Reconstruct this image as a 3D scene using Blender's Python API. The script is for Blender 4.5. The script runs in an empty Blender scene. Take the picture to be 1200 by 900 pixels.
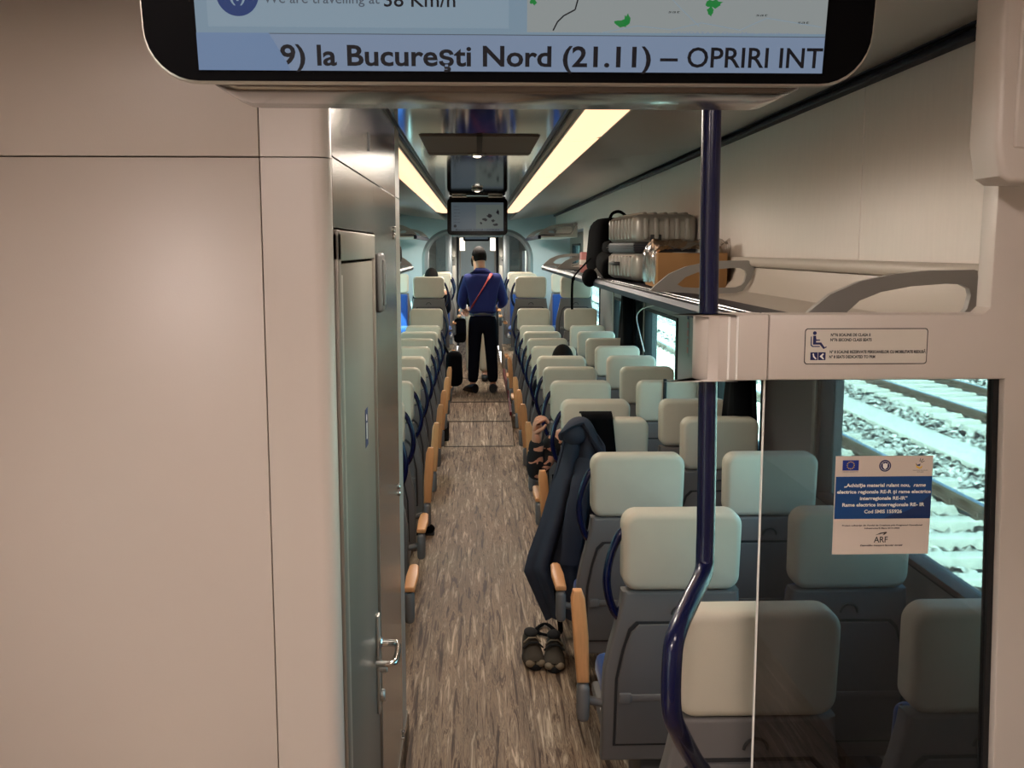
import bpy, bmesh, math, random
from mathutils import Vector, Matrix, Euler
random.seed(7)
SC = bpy.context.scene
COL = SC.collection
PI = math.pi

# ------------------------------------------------------------------ camera
CAM = Vector((0.0, 0.0, 1.98))
FPX = 1200.0
PITCH = math.radians(7.5)
YAW = math.radians(1.91)
cd = bpy.data.cameras.new('camera')
cd.sensor_width = 36.0
cd.lens = 36.0 * FPX / 1200.0
cd.clip_start = 0.02
cd.clip_end = 500
cam = bpy.data.objects.new('camera', cd)
COL.objects.link(cam)
cam.location = CAM
cam.rotation_euler = (PI / 2 - PITCH, 0, -YAW)
SC.camera = cam
_R = Euler((PI / 2 - PITCH, 0, -YAW)).to_matrix()


def ray(px, py):
    return (_R @ Vector(((px - 600) / FPX, -(py - 450) / FPX, -1.0)))


def P(px, py, Y=None, X=None, Z=None):
    d = ray(px, py)
    if Y is not None:
        t = Y / d.y
    elif X is not None:
        t = X / d.x
    else:
        t = (Z - CAM.z) / d.z
    return CAM + d * t


# ------------------------------------------------------------------ materials
def lin(c):
    out = []
    for v in c:
        v = v / 255.0
        out.append(v / 12.92 if v <= 0.04045 else ((v + 0.055) / 1.055) ** 2.4)
    return (*out, 1.0)


def mat(name, rgb, rough=0.5, metal=0.0, spec=0.5, noise=0.0, nscale=40.0, bump=0.0, bscale=200.0, coat=0.0, stretch=None, sheen=0.0):
    m = bpy.data.materials.new(name)
    m.use_nodes = True
    nt = m.node_tree
    b = nt.nodes['Principled BSDF']
    c = lin(rgb)
    b.inputs['Base Color'].default_value = c
    b.inputs['Roughness'].default_value = rough
    b.inputs['Metallic'].default_value = metal
    b.inputs['Specular IOR Level'].default_value = spec
    if coat:
        b.inputs['Coat Weight'].default_value = coat
        b.inputs['Coat Roughness'].default_value = 0.08
    if sheen:
        b.inputs['Sheen Weight'].default_value = sheen
    if noise or bump:
        tc = nt.nodes.new('ShaderNodeTexCoord')
        mp = nt.nodes.new('ShaderNodeMapping')
        nt.links.new(tc.outputs['Object'], mp.inputs['Vector'])
        if stretch:
            mp.inputs['Scale'].default_value = stretch
    if noise:
        n = nt.nodes.new('ShaderNodeTexNoise')
        n.inputs['Scale'].default_value = nscale
        n.inputs['Detail'].default_value = 4
        nt.links.new(mp.outputs['Vector'], n.inputs['Vector'])
        mx = nt.nodes.new('ShaderNodeMix')
        mx.data_type = 'RGBA'
        lo = tuple(max(0, v * (1 - noise)) for v in c[:3]) + (1,)
        hi = tuple(min(1, v * (1 + noise)) for v in c[:3]) + (1,)
        mx.inputs[6].default_value = lo
        mx.inputs[7].default_value = hi
        nt.links.new(n.outputs['Fac'], mx.inputs[0])
        nt.links.new(mx.outputs[2], b.inputs['Base Color'])
    if bump:
        n2 = nt.nodes.new('ShaderNodeTexNoise')
        n2.inputs['Scale'].default_value = bscale
        n2.inputs['Detail'].default_value = 3
        nt.links.new(mp.outputs['Vector'], n2.inputs['Vector'])
        bp = nt.nodes.new('ShaderNodeBump')
        bp.inputs['Strength'].default_value = bump
        bp.inputs['Distance'].default_value = 0.004
        nt.links.new(n2.outputs['Fac'], bp.inputs['Height'])
        nt.links.new(bp.outputs['Normal'], b.inputs['Normal'])
    return m


def emis(name, rgb, strength):
    m = bpy.data.materials.new(name)
    m.use_nodes = True
    b = m.node_tree.nodes['Principled BSDF']
    b.inputs['Base Color'].default_value = (0.01, 0.01, 0.01, 1)
    b.inputs['Specular IOR Level'].default_value = 0.1
    b.inputs['Roughness'].default_value = 0.3
    b.inputs['Emission Color'].default_value = lin(rgb)
    b.inputs['Emission Strength'].default_value = strength
    return m


def glassmat(name, rgb, refl=0.06, rough=0.0):
    m = bpy.data.materials.new(name)
    m.use_nodes = True
    nt = m.node_tree
    nt.nodes.clear()
    o = nt.nodes.new('ShaderNodeOutputMaterial')
    t = nt.nodes.new('ShaderNodeBsdfTransparent')
    t.inputs['Color'].default_value = lin(rgb)
    g = nt.nodes.new('ShaderNodeBsdfGlossy')
    g.inputs['Roughness'].default_value = rough
    mx = nt.nodes.new('ShaderNodeMixShader')
    lw = nt.nodes.new('ShaderNodeLayerWeight')
    lw.inputs['Blend'].default_value = 0.5
    pw = nt.nodes.new('ShaderNodeMath')
    pw.operation = 'POWER'
    pw.inputs[1].default_value = 5.0
    nt.links.new(lw.outputs['Facing'], pw.inputs[0])
    ml = nt.nodes.new('ShaderNodeMath')
    ml.operation = 'MULTIPLY_ADD'
    ml.inputs[1].default_value = 0.6
    ml.inputs[2].default_value = refl
    nt.links.new(pw.outputs[0], ml.inputs[0])
    nt.links.new(ml.outputs[0], mx.inputs[0])
    nt.links.new(t.outputs[0], mx.inputs[1])
    nt.links.new(g.outputs[0], mx.inputs[2])
    nt.links.new(mx.outputs[0], o.inputs['Surface'])
    return m


M = {}
M['panel'] = mat('warm_white_panel', (198, 188, 178), 0.40, spec=0.9, noise=0.03, nscale=3, bump=0.05, bscale=350)
M['seam'] = mat('dark_seam', (60, 54, 50), 0.8)
M['steel'] = mat('brushed_steel', (166, 159, 152), 0.18, metal=0.9, noise=0.10, nscale=30, stretch=(14, 14, 0.6), bump=0.06, bscale=60)
M['steel_trim'] = mat('steel_trim', (190, 185, 176), 0.38, metal=0.75)
M['tvcase'] = mat('dark_glossy_display_case', (112, 106, 102), 0.16, metal=0.7)
M['chrome'] = mat('polished_metal', (214, 212, 208), 0.14, metal=1.0)
M['doorleaf'] = mat('grey_door_leaf', (128, 122, 112), 0.38, metal=0.35, noise=0.05, nscale=8)
M['darkgrey'] = mat('dark_grey_plastic', (84, 82, 80), 0.5)
M['black'] = mat('black_rubber', (16, 16, 18), 0.55)
M['gloss_black'] = mat('gloss_black_plastic', (3, 3, 4), 0.3, spec=0.08)
M['cream'] = mat('cream_leatherette', (196, 187, 168), 0.55, noise=0.05, nscale=12, bump=0.12, bscale=600)
M['shell'] = mat('grey_seat_shell', (108, 104, 101), 0.5, bump=0.05, bscale=500)
M['shell_line'] = mat('dark_grey_line', (44, 43, 43), 0.6)
M['tray'] = mat('grey_tray', (100, 97, 95), 0.45)
M['bluefab'] = mat('blue_fabric', (14, 62, 130), 0.85, noise=0.25, nscale=120, sheen=0.2)
M['navy'] = mat('navy_enamel', (6, 11, 50), 0.25, spec=0.35, coat=0.15)
M['wood'] = mat('beech_wood', (214, 152, 98), 0.42, noise=0.16, nscale=18, stretch=(8, 8, 0.9))
M['rackcream'] = mat('rack_grey_beige', (182, 172, 160), 0.42)
M['rackdark'] = mat('rack_dark_profile', (24, 27, 40), 0.4, spec=0.12)
M['bracket'] = mat('grey_bracket', (150, 147, 142), 0.4)
M['upper'] = mat('brushed_grey_panel', (222, 211, 202), 0.4, metal=0.15, noise=0.05, nscale=10, stretch=(1, 6, 1))
M['sidewall'] = mat('grey_side_wall', (140, 138, 134), 0.5)
M['ceil'] = mat('satin_grey_ceiling', (150, 146, 140), 0.33, metal=0.35)
M['mirror'] = mat('mirror_ceiling', (150, 152, 150), 0.07, metal=1.0, bump=0.02, bscale=3)
M['grille'] = mat('brown_grille', (104, 92, 80), 0.5, noise=0.2, nscale=300)
M['endwall'] = mat('pale_end_wall', (178, 196, 204), 0.4)
M['archframe'] = mat('grey_arch_frame', (120, 126, 130), 0.35, metal=0.3)
M['red'] = mat('dark_red_riser', (92, 10, 16), 0.45)
M['skin'] = mat('skin', (196, 140, 112), 0.5)
M['hair'] = mat('dark_hair', (18, 14, 12), 0.85, spec=0.15, bump=0.4, bscale=160)
M['sweater'] = mat('blue_knit', (26, 36, 98), 0.9, noise=0.12, nscale=60)
M['trouser'] = mat('dark_trousers', (12, 13, 22), 0.95, spec=0.1)
M['beige'] = mat('beige_cotton', (176, 158, 134), 0.9)
M['shoe'] = mat('black_leather', (10, 10, 12), 0.4)
M['redstrap'] = mat('red_strap', (150, 34, 30), 0.7)
M['belt'] = mat('grey_belt', (70, 68, 66), 0.5)
M['whiteitem'] = mat('white_paper', (220, 214, 204), 0.7)
M['jacket'] = mat('navy_jacket_cloth', (40, 44, 57), 0.8, noise=0.08, nscale=15, bump=0.15, bscale=300)
M['blackcloth'] = mat('black_cloth', (8, 8, 10), 0.95, spec=0.08, noise=0.2, nscale=60)
M['sneaker'] = mat('olive_brown_mesh', (64, 55, 44), 0.85, noise=0.25, nscale=150)
M['sneaker_dark'] = mat('dark_shoe_collar', (20, 17, 16), 0.9)
M['sole'] = mat('beige_sole', (132, 116, 94), 0.7)
M['card'] = mat('cardboard', (158, 118, 74), 0.8, noise=0.06, nscale=20)
M['silver'] = mat('silver_hard_shell', (150, 146, 138), 0.32, metal=0.25)
M['sign'] = mat('pale_sign', (206, 198, 186), 0.35)
M['ink'] = mat('dark_ink', (26, 24, 34), 0.6)
M['navyink'] = mat('navy_print', (18, 24, 82), 0.6)
M['stickwhite'] = mat('sticker_white', (214, 200, 188), 0.5)
M['stickblue'] = mat('sticker_blue', (8, 68, 128), 0.45)
M['stickdark'] = mat('sticker_deep_blue', (10, 44, 96), 0.45)
M['white'] = mat('white_print', (240, 238, 232), 0.5)
M['euflag'] = mat('flag_blue', (16, 48, 140), 0.5)
M['yellow'] = mat('yellow_print', (232, 190, 40), 0.5)
M['paleicon'] = mat('pale_red_icon', (186, 120, 116), 0.6)
M['rail'] = mat('worn_steel_rail', (120, 100, 86), 0.35, metal=0.6)
M['railtop'] = mat('polished_rail_head', (170, 178, 184), 0.2, metal=0.9)
M['sleeper'] = mat('concrete_sleeper', (206, 200, 186), 0.9, noise=0.12, nscale=12)
M['path'] = mat('concrete_path', (212, 206, 192), 0.9, noise=0.06, nscale=6)
M['clip'] = mat('rusty_clip', (84, 66, 52), 0.7)
M['tree'] = mat('foliage', (70, 92, 44), 0.9, noise=0.4, nscale=4)
M['facade'] = mat('pale_facade', (190, 180, 164), 0.9)
M['glass_tint'] = glassmat('teal_window_glass', (210, 242, 241), 0.04)
M['glass_screen'] = glassmat('smoked_screen_glass', (190, 190, 192), 0.05)
M['glass_clear'] = glassmat('clear_glass', (216, 222, 222), 0.05)
M['wrap'] = glassmat('clear_wrap', (236, 232, 226), 0.30, 0.16)
M['lamp'] = emis('warm_light_diffuser', (255, 202, 158), 1.08)
M['vestfill'] = emis('vestibule_fill_diffuser', (255, 236, 228), 100.0)  # glow of the added, unseen vestibule lamps
M['coollamp'] = emis('cool_light_diffuser', (255, 240, 220), 1.6)
M['scr_base'] = emis('screen_pale_blue', (146, 172, 192), 0.341)
M['scr_panel'] = emis('screen_panel_blue', (158, 182, 200), 0.341)
M['scr_map'] = emis('screen_map_grey', (172, 180, 180), 0.341)
M['scr_band'] = emis('screen_band_blue', (146, 166, 196), 0.341)
M['scr_tab'] = emis('screen_tab_blue', (128, 156, 196), 0.341)
M['scr_dark'] = emis('screen_dark_text', (24, 26, 40), 0.15)
M['scr_grey'] = emis('screen_grey_line', (96, 108, 122), 0.330)
M['scr_navy'] = emis('screen_navy_disc', (36, 68, 132), 0.330)
M['scr_green'] = emis('screen_green', (36, 150, 70), 0.330)
M['scr_far'] = emis('far_screen_grey', (92, 104, 112), 0.330)
M['scr_far2'] = emis('far_screen_map', (104, 114, 110), 0.330)


def floor_mat():
    m = bpy.data.materials.new('streaked_wood_vinyl')
    m.use_nodes = True
    nt = m.node_tree
    b = nt.nodes['Principled BSDF']
    tc = nt.nodes.new('ShaderNodeTexCoord')
    mp = nt.nodes.new('ShaderNodeMapping')
    mp.inputs['Scale'].default_value = (30, 1.7, 3)
    nt.links.new(tc.outputs['Object'], mp.inputs['Vector'])
    n = nt.nodes.new('ShaderNodeTexNoise')
    n.inputs['Scale'].default_value = 1.5
    n.inputs['Detail'].default_value = 6
    n.inputs['Roughness'].default_value = 0.62
    n.inputs['Distortion'].default_value = 0.9
    nt.links.new(mp.outputs['Vector'], n.inputs['Vector'])
    r = nt.nodes.new('ShaderNodeValToRGB')
    e = r.color_ramp.elements
    e[0].position = 0.33
    e[0].color = lin((66, 48, 36))
    e[1].position = 0.68
    e[1].color = lin((230, 210, 184))
    for p, c in ((0.42, (108, 84, 66)), (0.475, (176, 150, 122)), (0.525, (126, 104, 86)), (0.60, (196, 172, 144))):
        q = e.new(p)
        q.color = lin(c)
    nt.links.new(n.outputs['Fac'], r.inputs['Fac'])
    mp2 = nt.nodes.new('ShaderNodeMapping')
    mp2.inputs['Scale'].default_value = (9, 0.6, 1)
    nt.links.new(tc.outputs['Object'], mp2.inputs['Vector'])
    n2 = nt.nodes.new('ShaderNodeTexNoise')
    n2.inputs['Scale'].default_value = 1.3
    n2.inputs['Detail'].default_value = 2
    nt.links.new(mp2.outputs['Vector'], n2.inputs['Vector'])
    mx = nt.nodes.new('ShaderNodeMix')
    mx.data_type = 'RGBA'
    mx.blend_type = 'MULTIPLY'
    mx.inputs[0].default_value = 0.55
    r2 = nt.nodes.new('ShaderNodeValToRGB')
    r2.color_ramp.elements[0].position = 0.35
    r2.color_ramp.elements[0].color = lin((150, 142, 136))
    r2.color_ramp.elements[1].position = 0.62
    r2.color_ramp.elements[1].color = (1, 1, 1, 1)
    nt.links.new(n2.outputs['Fac'], r2.inputs['Fac'])
    nt.links.new(r.outputs['Color'], mx.inputs[6])
    nt.links.new(r2.outputs['Color'], mx.inputs[7])
    nt.links.new(mx.outputs[2], b.inputs['Base Color'])
    b.inputs['Roughness'].default_value = 0.55
    b.inputs['Specular IOR Level'].default_value = 0.3
    return m


def ballast_mat():
    m = bpy.data.materials.new('track_ballast')
    m.use_nodes = True
    nt = m.node_tree
    b = nt.nodes['Principled BSDF']
    tc = nt.nodes.new('ShaderNodeTexCoord')
    v = nt.nodes.new('ShaderNodeTexVoronoi')
    v.inputs['Scale'].default_value = 8.5
    nt.links.new(tc.outputs['Object'], v.inputs['Vector'])
    r = nt.nodes.new('ShaderNodeValToRGB')
    e = r.color_ramp.elements
    e[0].position = 0.28
    e[0].color = lin((246, 240, 228))
    e[1].position = 0.75
    e[1].color = lin((34, 32, 32))  # shade in the gaps between stones, put into the colour
    q = e.new(0.52)
    q.color = lin((176, 170, 160))
    nt.links.new(v.outputs['Distance'], r.inputs['Fac'])
    mx = nt.nodes.new('ShaderNodeMix')
    mx.data_type = 'RGBA'
    mx.blend_type = 'MULTIPLY'
    mx.inputs[0].default_value = 0.55
    bw = nt.nodes.new('ShaderNodeRGBToBW')
    nt.links.new(v.outputs['Color'], bw.inputs[0])
    nt.links.new(r.outputs['Color'], mx.inputs[6])
    nt.links.new(bw.outputs[0], mx.inputs[7])
    nt.links.new(mx.outputs[2], b.inputs['Base Color'])
    bp = nt.nodes.new('ShaderNodeBump')
    bp.invert = True
    bp.inputs['Strength'].default_value = 0.3
    bp.inputs['Distance'].default_value = 0.03
    nt.links.new(v.outputs['Distance'], bp.inputs['Height'])
    nt.links.new(bp.outputs['Normal'], b.inputs['Normal'])
    b.inputs['Roughness'].default_value = 0.95
    return m


def sleeve_mat():
    m = bpy.data.materials.new('black_and_pink_patterned_sleeve')
    m.use_nodes = True
    nt = m.node_tree
    b = nt.nodes['Principled BSDF']
    tc = nt.nodes.new('ShaderNodeTexCoord')
    mp = nt.nodes.new('ShaderNodeMapping')
    mp.inputs['Scale'].default_value = (1, 1, 1.7)
    mp.inputs['Rotation'].default_value = (0.3, 0.5, 0)
    nt.links.new(tc.outputs['Object'], mp.inputs['Vector'])
    w = nt.nodes.new('ShaderNodeTexNoise')
    w.inputs['Scale'].default_value = 16
    w.inputs['Detail'].default_value = 1
    w.inputs['Distortion'].default_value = 0.5
    nt.links.new(mp.outputs['Vector'], w.inputs['Vector'])
    r = nt.nodes.new('ShaderNodeValToRGB')
    r.color_ramp.interpolation = 'CONSTANT'
    r.color_ramp.elements[0].color = lin((18, 16, 18))
    r.color_ramp.elements[1].position = 0.585
    r.color_ramp.elements[1].color = lin((206, 148, 120))
    nt.links.new(w.outputs['Fac'], r.inputs['Fac'])
    nt.links.new(r.outputs['Color'], b.inputs['Base Color'])
    b.inputs['Roughness'].default_value = 0.9
    return m


M['floor'] = floor_mat()
M['ballast'] = ballast_mat()
M['sleeve'] = sleeve_mat()


# ------------------------------------------------------------------ mesh helpers
class MB:
    def __init__(self):
        self.bm = bmesh.new()

    def _merge(self, tb, mtx=None):
        if mtx is not None:
            bmesh.ops.transform(tb, matrix=mtx, verts=tb.verts)
        me = bpy.data.meshes.new('tmp')
        tb.to_mesh(me)
        tb.free()
        self.bm.from_mesh(me)
        bpy.data.meshes.remove(me)
        return self

    def box(self, x0, x1, y0, y1, z0, z1, bev=0.0, seg=2, mtx=None):
        tb = bmesh.new()
        bmesh.ops.create_cube(tb, size=1)
        for v in tb.verts:
            v.co = Vector(((v.co.x + .5) * (x1 - x0) + x0, (v.co.y + .5) * (y1 - y0) + y0, (v.co.z + .5) * (z1 - z0) + z0))
        if bev:
            bev = min(bev, 0.49 * min(abs(x1 - x0), abs(y1 - y0), abs(z1 - z0)))
            bmesh.ops.bevel(tb, geom=tb.edges[:], offset=bev, segments=seg, profile=0.5, affect='EDGES')
        return self._merge(tb, mtx)

    def prism(self, pts, axis, d0, d1, bev=0.0, seg=2, mtx=None):
        """pts: 2-D outline; axis 'y' -> (x,z), 'x' -> (y,z), 'z' -> (x,y)"""
        tb = bmesh.new()

        def mk(p, d):
            if axis == 'y':
                return (p[0], d, p[1])
            if axis == 'x':
                return (d, p[0], p[1])
            return (p[0], p[1], d)
        a = [tb.verts.new(mk(p, d0)) for p in pts]
        c = [tb.verts.new(mk(p, d1)) for p in pts]
        n = len(pts)
        tb.faces.new(a)
        tb.faces.new(c[::-1])
        rim = []
        for i in range(n):
            tb.faces.new((a[i], c[i], c[(i + 1) % n], a[(i + 1) % n]))
        bmesh.ops.recalc_face_normals(tb, faces=tb.faces)
        if bev:
            sa, sc_ = set(a), set(c)
            ed = [e for e in tb.edges if (e.verts[0] in sa and e.verts[1] in sa) or (e.verts[0] in sc_ and e.verts[1] in sc_)]
            bmesh.ops.bevel(tb, geom=ed, offset=bev, segments=seg, profile=0.5, affect='EDGES')
        return self._merge(tb, mtx)

    def tube(self, pts, r, n=10, caps=True, flat=1.0):
        pts = [Vector(p) for p in pts]
        rs = r if isinstance(r, (list, tuple)) else [r] * len(pts)
        tb = self.bm
        rings = []
        up = Vector((0, 0, 1))
        for i, p in enumerate(pts):
            t = (pts[min(i + 1, len(pts) - 1)] - pts[max(i - 1, 0)]).normalized()
            ref = up if abs(t.z) < 0.95 else Vector((0, 1, 0))
            a = t.cross(ref).normalized()
            b = a.cross(t).normalized()
            if rings and False:
                pass
            rings.append([tb.verts.new(p + (a * math.cos(k * 2 * PI / n) + b * flat * math.sin(k * 2 * PI / n)) * rs[i]) for k in range(n)])
        for q, s in zip(rings, rings[1:]):
            # align ring start to avoid twist
            best = min(range(n), key=lambda o: sum((q[k].co - s[(k + o) % n].co).length for k in range(n)))
            s[:] = s[best:] + s[:best]
            for k in range(n):
                tb.faces.new((q[k], q[(k + 1) % n], s[(k + 1) % n], s[k]))
        if caps:
            tb.faces.new(rings[0][::-1])
            tb.faces.new(rings[-1])
        return self

    def cyl(self, c0, c1, r, n=20, bev=0.0):
        c0, c1 = Vector(c0), Vector(c1)
        d = (c1 - c0)
        L = d.length
        u = d / L
        if bev:
            return self.tube([c0, c0 + u * 1e-4, c0 + u * bev, c1 - u * bev, c1 - u * 1e-4, c1], [r - bev, r - bev, r, r, r - bev, r - bev], n)
        return self.tube([c0, c1], r, n)

    def ball(self, c, sx, sy, sz, u=18, v=12, mtx=None):
        tb = bmesh.new()
        bmesh.ops.create_uvsphere(tb, u_segments=u, v_segments=v, radius=1)
        for w in tb.verts:
            w.co = Vector((w.co.x * sx, w.co.y * sy, w.co.z * sz))
        m = Matrix.Translation(Vector(c))
        return self._merge(tb, m if mtx is None else m @ mtx)

    def grid(self, fn, nu, nv):
        vs = [[self.bm.verts.new(fn(i / nu, j / nv)) for j in range(nv + 1)] for i in range(nu + 1)]
        for i in range(nu):
            for j in range(nv):
                self.bm.faces.new((vs[i][j], vs[i + 1][j], vs[i + 1][j + 1], vs[i][j + 1]))
        return self

    def solid(self, t):
        bmesh.ops.recalc_face_normals(self.bm, faces=self.bm.faces)
        bmesh.ops.solidify(self.bm, geom=self.bm.faces[:], thickness=t)
        return self

    def warp(self, fn):
        for v in self.bm.verts:
            v.co = Vector(fn(v.co))
        return self

    def build(self, name, m, parent=None, smooth=True, ang=40):
        bmesh.ops.recalc_face_normals(self.bm, faces=self.bm.faces)
        me = bpy.data.meshes.new(name)
        self.bm.to_mesh(me)
        self.bm.free()
        o = bpy.data.objects.new(name, me)
        COL.objects.link(o)
        me.materials.append(m if not isinstance(m, str) else M[m])
        if smooth:
            for p in me.polygons:
                p.use_smooth = True
            try:
                me.set_sharp_from_angle(angle=math.radians(ang))
            except Exception:
                pass
        if parent is not None:
            o.parent = parent
        return o


def tag(o, label=None, cat=None, group=None, kind=None):
    if label:
        o['label'] = label
    if cat:
        o['category'] = cat
    if group:
        o['group'] = group
    if kind:
        o['kind'] = kind
    return o


def struct(o):
    o['kind'] = 'structure'
    return o


def thing(name, label, cat, loc=(0, 0, 0), rz=0.0, group=None):
    o = bpy.data.objects.new(name, None)
    COL.objects.link(o)
    o.empty_display_size = 0.1
    o.location = loc
    o.rotation_euler = (0, 0, rz)
    return tag(o, label, cat, group)


def copy_tree(o, parent=None):
    c = o.copy()
    COL.objects.link(c)
    c.parent = parent
    for ch in list(o.children):
        copy_tree(ch, c)
    return c


def rrect(x0, x1, z0, z1, r, n=6):
    pts = []
    for cx, cz, a0 in ((x1 - r, z1 - r, 0), (x0 + r, z1 - r, 90), (x0 + r, z0 + r, 180), (x1 - r, z0 + r, 270)):
        for k in range(n + 1):
            a = math.radians(a0 + 90 * k / n)
            pts.append((cx + r * math.cos(a), cz + r * math.sin(a)))
    return pts


def disc(cx, cz, r, n=24):
    return [(cx + r * math.cos(2 * PI * k / n), cz + r * math.sin(2 * PI * k / n)) for k in range(n)]


def smoothpath(pts, sub=6):
    pts = [Vector(p) for p in pts]
    out = []
    for i in range(len(pts) - 1):
        p0 = pts[max(i - 1, 0)]
        p1, p2 = pts[i], pts[i + 1]
        p3 = pts[min(i + 2, len(pts) - 1)]
        for k in range(sub):
            t = k / sub
            out.append(0.5 * ((2 * p1) + (-p0 + p2) * t + (2 * p0 - 5 * p1 + 4 * p2 - p3) * t * t + (-p0 + 3 * p1 - 3 * p2 + p3) * t ** 3))
    out.append(pts[-1])
    return out


def text(name, s, width, cap, m, parent, x, z, y=0.0, align='LEFT', bold=0.0, shear=0.0, depth=0.0002):
    """lettering in the local XZ plane facing -Y; width None keeps natural width; x is left/centre, z the baseline"""
    cu = bpy.data.curves.new(name, 'FONT')
    cu.body = s
    cu.size = 1.0
    cu.shear = shear
    cu.offset = bold
    cu.resolution_u = 3
    ob = bpy.data.objects.new(name, cu)
    COL.objects.link(ob)
    dg = bpy.context.evaluated_depsgraph_get()
    dg.update()
    me = bpy.data.meshes.new_from_object(ob.evaluated_get(dg))
    bpy.data.objects.remove(ob)
    xs = [v.co.x for v in me.vertices]
    if not xs:
        return None
    x0, x1 = min(xs), max(xs)
    sz = cap / 0.727
    sx = sz if width is None else width / (x1 - x0)
    w = sx * (x1 - x0)
    ox = x if align == 'LEFT' else (x - w / 2 if align == 'CENTER' else x - w)
    for v in me.vertices:
        v.co = Vector((ox + (v.co.x - x0) * sx, y - depth, z + v.co.y * sz))
    o = bpy.data.objects.new(name, me)
    COL.objects.link(o)
    me.materials.clear()
    me.materials.append(m)
    o.parent = parent
    return o


# flat print in the local XZ plane facing -Y
def flat(name, pts, m, parent, y=0.0, t=0.0004):
    return MB().prism(pts, 'y', y - t, y).build(name, m, parent, smooth=False)


def rect(x0, x1, z0, z1):
    return [(x0, z0), (x1, z0), (x1, z1), (x0, z1)]


# ------------------------------------------------------------------ room shell
XL, XR = -1.45, 1.45
YB, YE = -1.6, 16.2
b = MB()
b.box(-1.55, 1.55, YB - .1, 10.2, -0.12, 0.0)
struct(b.build('floor', 'floor', smooth=False))
# ramp and raised gangway floor
b = MB()
b.prism([(10.2, 0.0), (10.95, 0.13), (11.7, 0.23), (22.5, 0.23), (22.5, -0.12), (10.2, -0.12)], 'x', -0.36, 0.36)
struct(b.build('floor_ramp', 'floor', smooth=False))
for i, (y, z) in enumerate(((10.2, 0.0), (10.95, 0.13), (11.7, 0.23), (13.9, 0.23))):
    struct(MB().box(-.35, .35, y - .014, y + .014, z, z + .004, .0015).build('trim_%d' % (i + 1), 'seam'))
for s, nm in ((1, 'podium_right'), (-1, 'podium_left')):
    xs = sorted((0.37 * s, 1.449 * s))
    bb = MB().box(xs[0], xs[1], 12.15, YE, -0.1, 0.49, .01)
    bb.box(xs[0], xs[1], 11.25, 12.15, -0.1, 0.14, .008)
    bb.box(xs[0], xs[1], 10.2, 11.25, -0.12, 0.0)
    struct(bb.build(nm, 'floor', smooth=False))
    xr = sorted((0.345 * s, 0.369 * s))
    rb = MB().prism([(11.15, 0.02), (11.15, .20), (11.8, .33), (14.2, .33), (14.2, .1), (11.15, .0)], 'x', xr[0], xr[1])
    struct(rb.build('trim_%d' % (5 if s > 0 else 6), 'red', smooth=False))

WINZ = (0.93, 1.485)
WTOP = [1.70, 1.60, 1.485, 1.485, 2.06, 2.06]
WBOT = [.93, .93, .93, .93, .95, 1.20]
WINS = [(2.03, 4.25), (5.08, 6.16), (7.36, 8.80), (9.53, 10.83), (12.1, 13.9), (14.5, 15.7)]


def side_wall(s):
    nm = 'right' if s > 0 else 'left'
    x0, x1 = (1.45, 1.55) if s > 0 else (-1.55, -1.45)
    bb = MB()
    bb.box(x0, x1, YB, -1.05, -0.2, WINZ[0])
    bb.box(x0, x1, -1.05, .25, -0.2, .25 if s < 0 else WINZ[0])
    bb.box(x0, x1, .25, YE, -0.2, WINZ[0])
    ys = 1.9
    for (a, c), wb, wt in zip(WINS, WBOT, WTOP):
        zt = 1.86 if c < 11 else 2.24
        bb.box(x0, x1, ys, a, WINZ[0], zt)
        if wb > WINZ[0]:
            bb.box(x0, x1, a, c, WINZ[0], wb)
        bb.box(x0, x1, a, c, wt, zt)
        ys = c
    bb.box(x0, x1, ys, YE, WINZ[0], 2.24)
    struct(bb.build('wall_' + nm, 'sidewall', smooth=False))
    # inset dark frame and tinted pane for each window
    for i, (a, c) in enumerate(WINS):
        f = MB()
        wt = WTOP[i]
        wb = WBOT[i]
        w = .045
        xa, xb = (x0 - .012, x0 + .05) if s > 0 else (x1 - .05, x1 + .012)
        f.box(xa, xb, a, a + w, wb, wt, .004)
        f.box(xa, xb, c - w, c, wb, wt, .004)
        f.box(xa, xb, a + w, c - w, wb, wb + w * .6, .004)
        f.box(xa, xb, a + w, c - w, wt - w * .6, wt, .004)
        fo = struct(f.build('window_%d' % (i + 1 + (0 if s > 0 else 10)), 'black'))
        g = MB().box(*( (x0 + .035, x0 + .041) if s > 0 else (x1 - .041, x1 - .035)), a + w * .9, c - w * .9, wb + .02, wt - .02)
        g.build('pane', 'glass_tint', fo, smooth=False)
    # pale upright trim on the far edge of each window
    k = 10 if s > 0 else 20
    for i, (a, c) in enumerate(WINS):
        xa, xb = (x0 - .02, x0 - .002) if s > 0 else (x1 + .002, x1 + .02)
        struct(MB().box(xa, xb, c + .012, c + .05, WINZ[0] - .05, 1.76, .006).build('trim_%d' % (k + i), 'steel_trim'))
    # lower wall ledge
    xa, xb = (1.39, 1.4495) if s > 0 else (-1.4495, -1.39)
    struct(MB().box(xa, xb, 2.0 if s > 0 else 4.0, 12.1, .0, .16, .01).build('baseboard_' + nm, 'darkgrey'))


side_wall(1)
side_wall(-1)


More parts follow.
